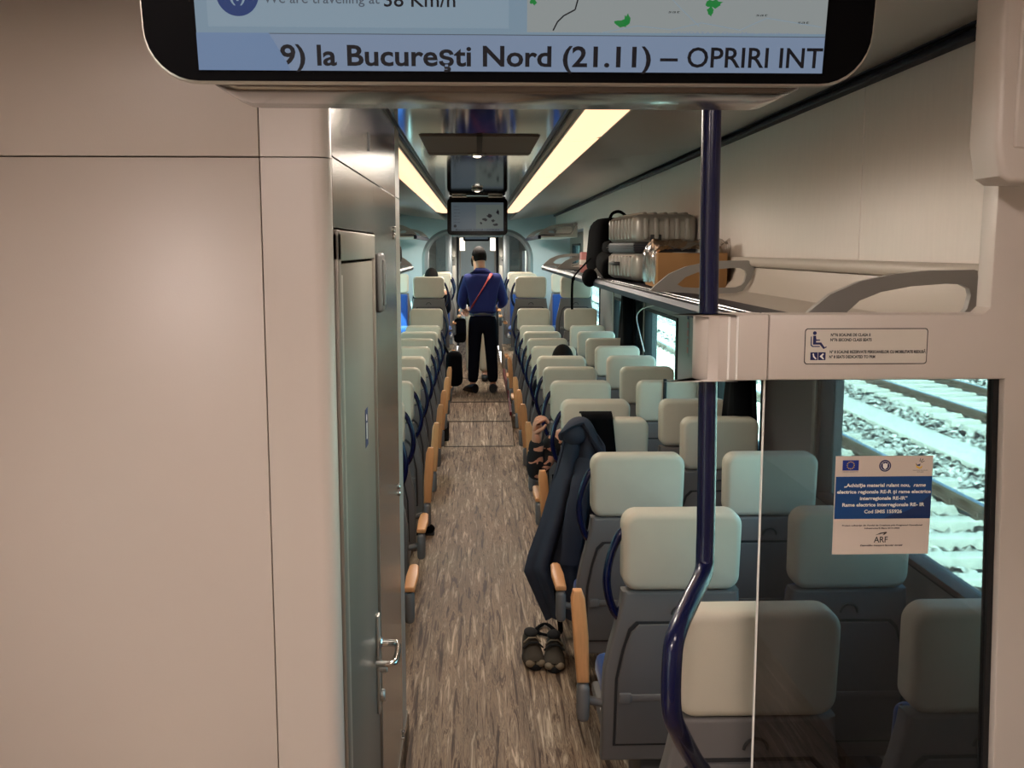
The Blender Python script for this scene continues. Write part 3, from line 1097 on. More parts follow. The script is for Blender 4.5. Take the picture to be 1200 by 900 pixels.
t2, bez2, s2 = display('smaller far information screen hanging from the mirrored ceiling over the aisle', 8.6, 2.095, 0, True)
t2.location.x = 0.0
flat('screen', rect(-.216, .216, .035, .268), M['scr_far'], bez2, -.0015, .0004)
flat('map', rect(-.012, .214, .055, .250), M['scr_far2'], bez2, -.0019, .0003)
for k in range(6):
    text('lettering', 'statia urmatoare'[:10 + k % 3], None, .008, M['scr_dark'], bez2, -.195, .232 - k * .026, -.0019)
flat('route_disc', disc(-.185, .075, .012), M['scr_dark'], bez2, -.0019, .0003)
text('lettering', 'Bucureşti Nord - OPRIRI', .36, .011, M['scr_dark'], bez2, 0, .040, -.0019, 'CENTER', .01)
for k, (a, c, w, h_) in enumerate(((.06, .13, .05, .012), (.10, .16, .06, .014), (.13, .12, .04, .01), (.17, .19, .03, .02), (.03, .10, .03, .008), (.15, .085, .05, .01))):
    rn = random.Random(k)
    flat('map_wood', [(a + w * .5 * (.5 + rn.random() * .5) * math.cos(j * PI / 5), c + h_ * (.5 + rn.random()) * math.sin(j * PI / 5)) for j in range(10)], M['scr_dark'], bez2, -.0022, .0002)
mb = MB()
for x in (-.15, .15):
    mb.box(x - .06, x + .06, .03, .06, .305, .325, .004)
mb.build('hinge', 'chrome', t2)
t3, bez3, s3 = display('farthest information screen beyond the arch, mostly behind the man', 19.5, 2.13, 0, True)
t3.location.x = -.02
flat('screen', rect(-.216, .216, .035, .268), M['scr_far'], bez3, -.0015, .0004)

# ---------------------------------------------------------------- seats


def make_seat(raised, hand=True, rest=True):
    """seat faces +Y; aisle side is -X; back face of the headrest at y=0"""
    t = thing('train_seat', 'x', 'seat')
    lean = lambda c: (c.x, c.y + (0.92 - c.z) * .10 if c.z < .92 else c.y, c.z)
    hb = MB().prism(rrect(-.19, .19, .905, 1.16, .045, 6), 'y', 0, .095, .022, 4)
    hb.warp(lambda c: (c.x * (1.0 - .02 * (1.16 - c.z) / .25) + 0, c.y - .01 * (c.z - .9) / .26 + (.006 * (1 - (c.x / .18) ** 2) * (-1 if c.y < .04 else 1)), c.z + .006 * (1 - (c.x / .18) ** 2) * (1 if c.z > 1.1 else 0)))
    hb.build('headrest', 'cream', t, ang=60)
    out = []
    L = [(.187, .90), (.190, .86), (.205, .78), (.224, .70), (.238, .62), (.240, .56), (.240, .30)]
    out = [(-x, z) for x, z in L[::-1]] + [(x, z) for x, z in L]
    out = [(-.188, .902)] + [(-x, z) for x, z in L] + [(x, z) for x, z in L[::-1]] + [(.188, .902)]
    MB().prism(out, 'y', .006, .07, .012, 3).warp(lean).build('back_shell', 'shell', t, ang=45)
    # dark recess line and folded tray
    def inset(d):
        return [(-.165 + d, .775 - d), (-.185 + d, .70), (-.203 + d, .60), (-.205 + d, .36 + d), (.205 - d, .36 + d), (.203 - d, .60), (.185 - d, .70), (.165 - d, .775 - d), (.14 - d, .80 - d), (-.14 + d, .80 - d)]
    MB().prism(inset(0), 'y', .002, .02).warp(lean).build('tray_gap', 'shell_line', t, smooth=False)
    tray = MB().prism(inset(.009), 'y', -.008, .02, .005, 2).warp(lean).build('tray_table', 'tray', t, ang=40)
    la = MB()
    la.box(-.188, .188, -.014, .0, .525, .55, .005)
    la.box(-.19, -.15, -.02, .0, .52, .556, .005)
    la.warp(lean).build('latch', 'shell', tray)
    hk = MB()
    hk.tube([(-.03 + .03 + .028 * math.cos(k * PI / 10), -.002, .825 + .028 * math.sin(k * PI / 10)) for k in range(11)], .004, 8)
    hk.warp(lean).build('coat_hook', 'shell_line', t)
    cu = MB().box(-.178, .178, .07, .125, .45, .89, .025, 3)
    cu.warp(lean).build('back_cushion', 'bluefab', t)
    MB().box(-.205, .205, .12, .60, .37, .47, .035, 3).build('seat_cushion', 'bluefab', t)
    MB().box(-.22, .22, .10, .56, .32, .368, .012).build('seat_pan', 'shell', t)
    MB().box(-.09, .09, .20, .46, .0, .319, .012).build('pedestal', 'darkgrey', t)
    if not rest:
        return t
    # wooden armrest on the aisle side
    kn = MB().box(-.325, -.285, .02, .085, .455, .585, .018, 3).cyl((-.29, .06, .52), (-.235, .075, .50), .014, 10)
    ko = kn.build('armrest_knuckle', 'shell', t)
    if raised:
        w = MB().prism([(-.326, .588), (-.286, .588), (-.282, .74), (-.288, .87), (-.298, .90), (-.326, .90), (-.334, .87), (-.332, .74)], 'y', .03, .062, .008, 3)
        w.warp(lambda c: (c.x - (c.z - .588) * .05, c.y, c.z))
    else:
        w = MB().prism([(-.328, .03), (-.284, .03), (-.280, .2), (-.286, .33), (-.296, .35), (-.318, .35), (-.328, .33), (-.334, .2)], 'z', .588, .612, .008, 3)
    w.build('armrest', 'wood', t, ang=50)
    # blue grab handle
    if hand:
        pts = [(-.165, .05, 1.10), (-.195, .045, 1.075), (-.222, .04, 1.01), (-.234, .036, .94), (-.228, .036, .88), (-.208, .04, .825), (-.186, .046, .800)]
        hm = MB().tube(smoothpath(pts, 5), .0135, 10)
        hm.tube([(-.200, .042, .812), (-.180, .042, .84), (-.172, .038, .872)], [.014, .013, .012], 10)
        hm.cyl((-.172, .038, .872), (-.171, .038, .878), .009, 10)
        hm.build('grab_handle', 'navy', t)
    return t


ROWS = [2.32, 3.21, 4.11, 4.99, 5.60, 6.41, 7.17, 7.91, 8.71, 9.48, 10.29, 11.11]
SX_A, SX_W = .642, 1.185
seat_r = make_seat(True)
seat_l = make_seat(False)
seat_n = make_seat(False, False, False)
used = {'r': False, 'l': False, 'n': False}


def put_seat(x, yfront, zb, raised, mirror, label, group, face=1):
    key = {0: 'l', 1: 'r', 2: 'n'}[raised]
    src = {'l': seat_l, 'r': seat_r, 'n': seat_n}[key]
    if used[key]:
        o = copy_tree(src)
    else:
        o = src
        used[key] = True
    if face > 0:
        o.location = (x, yfront - .095, zb)
        o.rotation_euler = (0, 0, 0)
    else:
        o.location = (x, yfront, zb)
        o.rotation_euler = (0, 0, PI)
    o.scale = (-1 if mirror else 1, 1, 1)
    tag(o, label, 'seat', group)
    return o


ra = [2, 1, 0, 1, 0, 1, 1, 1, 1, 0, 1, 0]
extra_r = {0: ', right behind the bent pole', 1: ', wooden armrest raised', 2: ', beside the shoes', 3: ', navy jacket hung on it', 4: ', patterned sleeve beside it', 7: ', dark hair above it'}
for i, y in enumerate(ROWS):
    put_seat(SX_A, y, 0, ra[i], False, 'cream headrest aisle seat on the right, %s from the glass%s' % (ordn[i], extra_r.get(i, '')), 'cream and grey seats right of the aisle')
    put_seat(SX_W, y, 0, 2, False, 'cream headrest window seat on the right, %s row from the glass' % ordn[i], 'cream and grey window seats on the right')
la_ = [0, 0, 1, 1, 1, 1, 1, 1, 0, 1]
for i, y in enumerate(ROWS[2:]):
    put_seat(-.590, y, 0, la_[i], True, 'cream headrest aisle seat left of aisle, %s row past the steel cabinet' % ordn[i], 'cream and grey seats left of the aisle')
# row before the podium, then the raised section
put_seat(SX_A, 11.85, .14, 0, False, 'pale lit seat right of the aisle, directly before the raised section', 'seats before the raised section')
put_seat(SX_W, 11.85, .14, 2, False, 'pale lit right window seat directly before the raised section', 'seats before the raised section')
put_seat(-.590, 11.85, .14, 0, True, 'blue lit seat left of the aisle, directly before the raised section', 'seats before the raised section')
put_seat(SX_A, 12.45, .49, 0, False, 'first raised seat right of the aisle with grey back towards us', 'seats on the raised section')
put_seat(SX_W, 12.45, .49, 2, False, 'first raised right window seat, strap hanging before it', 'seats on the raised section')
put_seat(-.590, 12.45, .49, 0, True, 'first raised seat left of the aisle with grey back towards us', 'seats on the raised section')
put_seat(SX_A - .03, 13.95, .49, 0, True, 'raised seat right of the aisle facing the camera, second from podium edge', 'seats on the raised section', -1)
put_seat(-.555, 13.95, .49, 0, False, 'raised seat left of the aisle facing the camera, dark head before it', 'seats on the raised section', -1)
put_seat(SX_W, 13.95, .49, 2, True, 'raised right window seat facing the camera with blue backrest', 'seats on the raised section', -1)
put_seat(-1.12, 13.95, .49, 2, False, 'raised left window seat facing the camera with blue backrest', 'seats on the raised section', -1)
put_seat(SX_A - .02, 15.0, .49, 0, False, 'farthest raised seat right of the aisle, just before the arch', 'seats on the raised section')
put_seat(-.565, 15.0, .49, 0, True, 'farthest raised seat left of the aisle, just before the arch', 'seats on the raised section')

# ---------------------------------------------------------------- luggage racks


def make_rack(s, label, ya, yb, brk, dz=0):
    t = thing('luggage_rack', label, 'luggage rack', (0, 0, dz))
    fx = lambda x: x * s
    bb = MB()
    prof = [(.775, 1.782), (1.09, 1.782), (1.15, 1.80), (1.185, 1.85), (1.20, 1.90), (1.2195, 1.90), (1.2195, 1.765), (.775, 1.765)]
    bb.prism([(fx(x), z) for x, z in prof], 'y', ya, yb)
    bb.build('shelf', 'rackcream', t, ang=30)
    bb = MB()
    bb.prism([(fx(x), z) for x, z in [(.735, 1.772), (.745, 1.79), (.80, 1.797), (.94, 1.790), (.94, 1.783), (.775, 1.783), (.775, 1.745), (.74, 1.745)]], 'y', ya, yb)
    bb.build('front_profile', 'rackdark', t, ang=30)
    bb = MB()
    for x, z in ((.757, 1.796), (.785, 1.799)):
        bb.tube([(fx(x), ya, z), (fx(x), yb, z)], .0035, 8)
    bb.build('chrome_line', 'chrome', t)
    bb = MB()
    bb.tube([(fx(1.198), ya, 1.925), (fx(1.198), yb, 1.925)], .021, 14)
    bb.build('rear_rail', 'rackcream', t)
    for y in brk:
        bb = MB()
        # arched bracket with an oval opening
        outer = [(.745, 1.80), (.775, 1.83), (.83, 1.875), (.90, 1.905), (.98, 1.922), (1.06, 1.93), (1.17, 1.932), (1.20, 1.92), (1.205, 1.90), (1.195, 1.83), (1.17, 1.805), (1.13, 1.792), (1.0, 1.786), (.86, 1.788)]
        inner = [(.865, 1.828), (.90, 1.860), (.95, 1.880), (1.02, 1.893), (1.10, 1.899), (1.14, 1.898), (1.16, 1.888), (1.165, 1.872), (1.158, 1.84), (1.145, 1.825), (1.12, 1.816), (1.05, 1.813), (.95, 1.813), (.89, 1.816)]
        tb = bmesh.new()
        n = len(outer)
        rings = []
        for pts, d in ((outer, -.011), (outer, .011), (inner, .011), (inner, -.011)):
            rings.append([tb.verts.new((fx(px), y + d, pz)) for px, pz in pts])
        for r0, r1 in zip(rings, rings[1:] + rings[:1]):
            for k in range(n):
                tb.faces.new((r0[k], r0[(k + 1) % n], r1[(k + 1) % n], r1[k]))
        bb._merge(tb)
        bb.build('bracket', 'bracket', t, ang=30)
    return t


make_rack(1, 'long grey overhead luggage rack on the right, carrying the bags and box', 1.99, 11.86, (2.40, 4.44, 6.95, 9.7, 11.8))
make_rack(1, 'short overhead luggage rack on the right in the raised section', 12.6, 15.8, (12.7, 15.7), .36)
make_rack(-1, 'long overhead luggage rack on the left, mostly behind the steel cabinet', 3.97, 11.86, (4.4, 6.95, 9.7, 11.8))
make_rack(-1, 'short overhead luggage rack on the left in the raised section', 12.6, 15.8, (12.7, 15.7), .36)

# luggage
RZ = 1.798
# cardboard box wrapped in plastic
t = thing('cardboard_box', 'brown cardboard box wrapped in clear plastic on the rack', 'box', (1.02, 5.02, RZ), math.radians(-3))
MB().box(-.17, .155, -.26, .26, .0, .165, .006).build('carton', 'card', t)
MB().box(-.03, .03, -.262, .262, .1645, .1665).build('tape', 'bracket', t)
rn = random.Random(5)
wr = MB()


def wrapf(u, v):
    # film draped over the box, crinkled
    a = u * 2 - 1
    bq = v * 2 - 1
    x = max(-.182, min(.166, a * .26))
    z = .205 - max(0, abs(a * .26) - .160) * 1.9 + .018 * math.sin(9 * a + 4 * bq) + .012 * math.sin(23 * a * bq + 3)
    y = bq * .275 + .006 * math.sin(17 * a)
    return (x + .004 * math.sin(40 * bq + 11 * a), y, max(.02, z))


wr.grid(wrapf, 26, 26)
wr.build('plastic_wrap', 'wrap', t)

# hard shell suitcase lying flat
t = thing('suitcase', 'large silver ribbed hard shell suitcase lying behind the wrapped box', 'suitcase', (1.005, 6.02, RZ), math.radians(4))
def ribbed(z0, z1):
    mb = MB()
    mb.box(-.175, .185, -.36, .36, z0, z1, .045, 4)
    for k in range(5):
        x = -.12 + k * .058
        mb.box(x, x + .028, -.372, .372, z0 + .02, z1 - .02, .012, 2)
    for k in range(7):
        y = -.29 + k * .09
        mb.box(-.187, .195, y, y + .03, z0 + .02, z1 - .02, .012, 2)
    if z1 > .25:
        for k in range(5):
            x = -.12 + k * .058
            mb.box(x, x + .028, -.33, .33, z1 - .03, z1 + .010, .010, 2)
    return mb
ribbed(.005, .165).build('lower_shell', 'silver', t)
ribbed(.215, .375).build('upper_shell', 'silver', t)
MB().box(-.172, .182, -.357, .357, .16, .22, .012).build('zip_band', 'black', t)
z_ = MB()
for zc in (.178, .19, .202):
    z_.box(-.1755, .1855, -.3605, .3605, zc - .002, zc + .002)
z_.build('zip', 'rackdark', t, smooth=False)
MB().tube([(-.02, -.365, .185), (-.05, -.385, .165)], .006, 8).build('zip_pull', 'wood', t)
MB().box(-.08, -.02, -.365, -.352, .225, .262, .003).build('lock', 'black', t)
hd = MB()
hd.tube(smoothpath([(-.19, -.08, .1), (-.215, -.06, .1), (-.215, .06, .1), (-.19, .08, .1)], 4), .01, 8)
hd.build('carry_handle', 'black', t)
for y, z in ((-.28, .06), (-.28, .32)):
    mb = MB().cyl((.196, y - .0, z), (.212, y, z), .024, 14, .004)
    mb.build('wheel', 'black', t)

# black backpack standing on the rack
t = thing('backpack', 'bulky black backpack on the rack beyond the silver suitcase', 'backpack', (.945, 7.30, RZ), math.radians(8))
mb = MB().box(-.16, .18, -.19, .19, .0, .40, .09, 4)
mb.warp(lambda c: (c.x * (1 - .25 * max(0, c.z - .2)) + .12 * c.z * 1.0 * .5, c.y * (1 - .5 * max(0, c.z - .22)), c.z))
mb.build('body', 'blackcloth', t)
MB().box(-.12, .12, -.235, -.17, .04, .22, .03, 3).build('front_pocket', 'blackcloth', t)
MB().tube([(-.12, -.237, .205), (.0, -.243, .215), (.12, -.237, .205)], .004, 6).build('zip', 'chrome', t)
MB().tube(smoothpath([(-.02, -.03, .39), (.0, -.03, .43), (.05, -.02, .445), (.1, .0, .42), (.11, .0, .385)], 4), .011, 8).build('top_loop', 'blackcloth', t)
MB().tube(smoothpath([(-.16, -.05, .12), (-.22, -.06, .06), (-.265, -.05, .01), (-.285, -.04, -.04), (-.29, -.04, -.14), (-.288, -.04, -.24)], 4), [.014] * 12 + [.009] * 9, 8, flat=.4).build('strap', 'blackcloth', t)
# black travel bag before it, dangling over the edge
t = thing('travel_bag', 'black soft bag drooping over the rack edge before the backpack', 'bag', (.93, 6.72, RZ))
mb = MB().box(-.14, .2, -.2, .2, .0, .15, .06, 4)
mb.warp(lambda c: (c.x, c.y, c.z + .02 * math.sin(14 * c.y)))
mb.build('body', 'blackcloth', t)
MB().box(-.10, .16, -.17, .17, .155, .235, .03, 3).build('lid', 'blackcloth', t)
MB().tube([(-.11, -.172, .19), (.16, -.172, .19)], .005, 6).build('zip', 'chrome', t)
mb = MB().ball((-.21, -.12, .0), .05, .09, .06)
mb.build('side_pouch', 'blackcloth', t)
# small pink box beyond
t = thing('small_box', 'small pink and grey box on the rack beyond the backpack', 'box', (.88, 8.1, RZ))
MB().box(-.07, .07, -.06, .06, 0, .16, .006).build('body', 'paleicon', t)
MB().box(-.071, .071, -.061, .061, .06, .10, .002).build('label_band', 'stickwhite', t)
# left rack bag
t = thing('rack_bag', 'black bag on the left rack, just past the steel cabinet edge', 'bag', (-1.0, 11.2, RZ))
mb = MB().box(-.18, .17, -.25, .25, 0, .26, .09, 4)
mb.build('body', 'blackcloth', t)
MB().tube(smoothpath([(-.02, -.1, .255), (0, -.1, .3), (0, .1, .3), (-.02, .1, .255)], 4), .012, 8).build('handle', 'blackcloth', t)

# ---------------------------------------------------------------- clothes


def cloth(mb_fn, nu, nv, th):
    mb = MB()
    mb.grid(mb_fn, nu, nv)
    mb.solid(th)
    return mb


def lerp_tab(tab, v):
    for (v0, *a), (v1, *c) in zip(tab, tab[1:]):
        if v <= v1:
            f = (v - v0) / (v1 - v0) if v1 > v0 else 0
            f = f * f * (3 - 2 * f)
            return [p + (q - p) * f for p, q in zip(a, c)]
    return list(tab[-1][1:])


JY = 4.80
t = thing('jacket', 'dark navy hooded jacket hanging from the aisle seat over the floor', 'jacket', (0, JY, 0))
# (v, xl, xr, z)
JT = [(0, .415, .54, 1.15), (.12, .395, .60, 1.06), (.3, .355, .605, .90), (.55, .295, .585, .68), (.75, .245, .575, .52), (.86, .225, .57, .44), (1.0, .33, .565, .20)]


def jac(u, v):
    xl, xr, z = lerp_tab(JT, v)
    x = xl + (xr - xl) * u
    hem = 0.0
    fold = .036 * math.sin(u * 17 + 1.5 * v) * min(1, .3 + v * 1.3) + .02 * math.sin(u * 31 + 4 * v) * v
    if v > .86:
        # left front hem hangs shorter
        f = (v - .86) / .14
        x = xl + (xr - xl) * u
    return (x, fold - .03 * v - .025, z + .03 * math.sin(u * 6) * v)


cloth(jac, 40, 30, .012).build('body', 'jacket', t, ang=80)
# flat sleeve hanging over the front
MB().tube(smoothpath([(.50, -.06, 1.00), (.475, -.10, .86), (.45, -.115, .70), (.435, -.12, .56), (.43, -.118, .50)], 5), [.03] + [.045] * 6 + [.05] * 6 + [.046] * 8, 14, flat=.38).build('sleeve', 'jacket', t)
hood = MB()
hood.tube(smoothpath([(.40, -.03, 1.085), (.405, -.055, 1.125), (.44, -.06, 1.165), (.49, -.045, 1.175), (.525, -.05, 1.14), (.56, -.055, 1.06), (.61, -.04, .985), (.65, -.03, .955)], 5), [.018 + .026 * math.sin(PI * min(1, k / 35)) for k in range(36)], 12, flat=.5)
hood.ball((.455, -.04, 1.115), .06, .045, .055)
hood.build('hood', 'jacket', t)

t = thing('black_garment', 'black garment folded over the headrest beside the navy jacket', 'garment', (0, ROWS[3] - .095, 0))


def drape(u, v):
    x = .50 + u * .135 + .02 * v * (1 if u > .5 else 0)
    if v < .72:
        f = v / .72
        return (x + .05 * (f - 1) * 0 + .035 * (1 - f), -.030 - .006 * math.sin(u * 9), .985 + f * .19)
    f = (v - .72) / .28
    return (x, -.030 + f * .14, 1.180 + .012 * math.sin(f * PI))


cloth(drape, 14, 24, .008).build('body', 'blackcloth', t, ang=80)


def coat(label, y0, y1, ztop, zbot_, grp, x=1.385):
    t = thing('hanging_coat', label, 'coat', (x, (y0 + y1) / 2, 0), 0, grp)
    yc = (y0 + y1) / 2
    hw = (y1 - y0) / 2

    def fn(u, v):
        w = hw * (.72 + .28 * min(1, v * 1.6) + .08 * v)
        a = u * 2 - 1
        return (-.02 - .05 * (1 - a * a) * min(1, .3 + v) - .016 * math.sin(a * 11 + v * 2) * v, a * w, ztop - v * (ztop - zbot_) - .03 * abs(a) * (1 - v))
    cloth(fn, 24, 18, .012).build('body', 'blackcloth', t, ang=80)
    MB().tube([(-.02, 0, ztop - .01), (.0, 0, ztop + .02), (.05, 0, ztop + .035)], .006, 8).build('hanging_loop', 'blackcloth', t)
    MB().tube(smoothpath([(-.07, -hw * .7, ztop - .10), (-.075, -hw * .85, ztop - .35), (-.07, -hw * .85, ztop - .58)], 5), .045, 10, flat=.6).build('sleeve', 'blackcloth', t)
    return t


coat('black coat hanging between the far right windows below the luggage rack', 8.80, 9.85, 1.70, .80, 'black coats hanging by the windows')
coat('black coat hanging on the right, seen above seats left of the glass', 4.92, 5.62, 1.55, .72, 'black coats hanging by the windows')
# white cable by the far coat
pts = [P(772, 357, X=1.385), P(758, 360, X=1.38), P(750, 364, X=1.37), P(746, 373, X=1.36), P(750, 392, X=1.36), P(755, 412, X=1.36)]
t = tag(MB().tube(smoothpath(pts, 5), .005, 6).build('cable', 'white'), 'thin white cable hanging in front of the far black coat', 'cable')
# black strap over the sixth window seat
t = tag(MB().box(1.155, 1.175, ROWS[5] - .120, ROWS[5] - .10, .98, 1.178, .003).build('bag_strap', 'black'), 'black strap over the headrest of a right window seat', 'strap')

# shoes


def shoe(x, y, rz, label):
    t = thing('hiking_shoe', label, 'shoe', (x, y, 0), rz, 'pair of shoes on the aisle floor')
    # toe towards -Y, length .28
    secs = [(-.14, .034, .045), (-.125, .045, .060), (-.085, .051, .068), (-.03, .049, .085), (.03, .043, .105), (.08, .040, .112), (.12, .036, .115), (.137, .026, .108)]

    def up(u, v):
        i = min(int(v * 7), 6)
        f = v * 7 - i
        y0, w0, h0 = secs[i]
        y1, w1, h1 = secs[i + 1]
        yy_ = y0 + (y1 - y0) * f
        w = w0 + (w1 - w0) * f
        h = h0 + (h1 - h0) * f
        a = u * PI
        return (w * math.cos(a), yy_, .018 + (h - .018) * math.sin(a) ** .75)
    mb = MB().grid(up, 14, 21)
    mb.solid(.004)
    mb.build('upper', 'sneaker', t, ang=80)
    def so(k):
        a = 2 * PI * k / 28
        yv = math.cos(a)
        w = .052 if yv < 0 else .046
        return (w * math.sin(a) * (1.0), -.002 - .148 * -yv if False else .148 * yv - .004)
    MB().prism([so(k) for k in range(28)], 'z', 0, .028, .006, 2).build('sole', 'sneaker_dark', t)
    for dx in (-.024, .024):
        MB().ball((dx, -.128, .03), .024, .02, .018).build('toe_cap', 'sole', t)
    MB().ball((0, .062, .112), .034, .058, .014).build('collar_opening', 'sneaker_dark', t)
    MB().tube([(-.048, -.035, .07), (-.02, -.035, .096), (.02, -.035, .096), (.048, -.035, .07)], .009, 8, flat=.5).build('strap', 'sneaker_dark', t)
    MB().tube([(-.042, .0, .085), (-.018, .0, .107), (.018, .0, .107), (.042, .0, .085)], .007, 8, flat=.5).build('lace_band', 'sole', t)
    return t


q = P(624, 760, Z=.06)
shoe(q.x, q.y + .02, math.radians(4), 'left one of the two olive brown shoes on the aisle floor')
q = P(649, 762, Z=.06)
shoe(q.x + .002, q.y + .01, math.radians(-3), 'right one of the two olive brown shoes, next to the seat base')
pts = [P(652, 690, Z=.45), P(655, 720, Z=.22), P(656, 742, Z=.05), P(640, 731, Z=.015), P(629, 737, Z=.012), P(632, 742, Z=.012), P(645, 745, Z=.012)]
t = tag(MB().tube(smoothpath(pts, 5), .013, 8, flat=.45).build('bag_strap', 'blackcloth'), 'black strap trailing on the floor behind the shoes', 'strap')

# bags by the left seats
t = thing('hanging_bag', 'black bag hanging on the left aisle seats behind the man', 'bag', (-.235, 9.9, 0))
mb = MB().box(-.07, .075, -.1, .1, .66, 1.0, .06, 4)
mb.warp(lambda c: (c.x * (1.15 - .5 * max(0, c.z - .8)), c.y, c.z))
mb.build('body', 'blackcloth', t)
MB().tube(smoothpath([(-.05, -.02, .97), (-.08, -.02, 1.03), (-.09, 0, 1.06), (-.08, .02, 1.03), (-.05, .02, .97)], 4), .01, 8).build('strap', 'blackcloth', t)
q = P(524, 520, Z=0)
t = thing('floor_bag', 'dark brown bag standing on the left aisle edge before the ramp', 'bag', (q.x - .03, q.y + .06, 0))
mb = MB().box(-.055, .05, -.07, .07, 0, .23, .03, 3)
mb.build('body', 'sneaker_dark', t)
MB().tube(smoothpath([(0, -.04, .22), (0, -.03, .26), (0, .03, .26), (0, .04, .22)], 4), .008, 8).build('handle', 'sneaker_dark', t)
q = P(500, 626, Z=0)
t = thing('slip_on_shoe', 'black shoe tip at the left aisle edge past the steel cabinet', 'shoe', (q.x - .06, q.y, 0))
mb = MB().ball((0, 0, .04), .12, .045, .05)
mb.warp(lambda c: (c.x, c.y, max(.012, c.z)))
mb.build('upper', 'blackcloth', t)
MB().box(-.115, .115, -.042, .042, 0, .014, .006).build('sole', 'black', t)

# ---------------------------------------------------------------- people


def skin(name, verts, edges, m, parent, root=0, sub=2):
    names = list(verts)
    idx = {n: i for i, n in enumerate(names)}
    me = bpy.data.meshes.new(name)
    me.from_pydata([verts[n][0] for n in names], [(idx[a], idx[b_]) for a, b_ in edges], [])
    o = bpy.data.objects.new(name, me)
    COL.objects.link(o)
    md = o.modifiers.new('s', 'SKIN')
    md.use_smooth_shade = True
    sv = me.skin_vertices[0].data
    for n in names:
        r = verts[n][1]
        sv[idx[n]].radius = r if isinstance(r, tuple) else (r, r)
    sv[root].use_root = True
    sd = o.modifiers.new('d', 'SUBSURF')
    sd.levels = sub
    sd.render_levels = sub
    dg = bpy.context.evaluated_depsgraph_get()
    dg.update()
    nm = bpy.data.meshes.new_from_object(o.evaluated_get(dg))
    bpy.data.objects.remove(o)
    o2 = bpy.data.objects.new(name, nm)
    COL.objects.link(o2)
    nm.materials.clear()
    nm.materials.append(m)
    for p in nm.polygons:
        p.use_smooth = True
    o2.parent = parent
    return o2


def add_hand(V, E, wrist, dirv, palm_n, pre, curl=.6, side=1):
    """five fingers from the wrist vertex; dirv = direction of fingers, palm_n = palm normal"""
    w = Vector(V[wrist][0])
    d = Vector(dirv).normalized()
    n = Vector(palm_n).normalized()
    a = d.cross(n).normalized() * side
    V[pre + 'palm'] = (w + d * .05, (.036, .018))
    E.append((wrist, pre + 'palm'))
    for k, (off, L) in enumerate(((-.030, .070), (-.010, .080), (.011, .075), (.030, .058))):
        k0, k1, k2 = pre + 'f%d0' % k, pre + 'f%d1' % k, pre + 'f%d2' % k
        base = w + d * .085 + a * off
        V[k0] = (base, .0095)
        p1 = base + (d * math.cos(curl) + n * math.sin(curl)) * L * .55
        V[k1] = (p1, .0085)
        V[k2] = (p1 + (d * math.cos(curl * 2) + n * math.sin(curl * 2)) * L * .45, .0072)
        E += [(pre + 'palm', k0), (k0, k1), (k1, k2)]
    t0 = w + d * .03 - a * .032
    V[pre + 't0'] = (t0, .012)
    V[pre + 't1'] = (t0 + (d * .6 - a * .55 + n * .5).normalized() * .04, .010)
    V[pre + 't2'] = (Vector(V[pre + 't1'][0]) + (d * .9 + n * .5).normalized() * .028, .008)
    E += [(wrist, pre + 't0'), (pre + 't0', pre + 't1'), (pre + 't1', pre + 't2')]


def head_parts(parent, hc, fwd, m_hair, short=True):
    """hair, ears, nose, eyes on a head whose centre is hc and which looks along fwd (unit, horizontal-ish)"""
    f = Vector(fwd).normalized()
    sdv = f.cross(Vector((0, 0, 1))).normalized()
    up = sdv.cross(f).normalized()
    R = Matrix((sdv, f, up)).transposed().to_4x4()
    hb = MB()
    tb = bmesh.new()
    bmesh.ops.create_uvsphere(tb, u_segments=24, v_segments=16, radius=1)
    for v in tb.verts:
        v.co = Vector((v.co.x * .083, v.co.y * .104, v.co.z * .122))
    # keep the cap: above the brow at the front, down to the nape at the back
    kill = [v for v in tb.verts if v.co.z < (.045 if v.co.y > .03 else (-.01 + v.co.y * .9 if v.co.y > -.02 else -.085))]
    bmesh.ops.delete(tb, geom=kill, context='VERTS')
    hb._merge(tb, Matrix.Translation(Vector(hc)) @ R)
    hb.solid(-.006)
    hb.build('hair', m_hair, parent)
    return R


def face(V, E, hc, R):
    pass


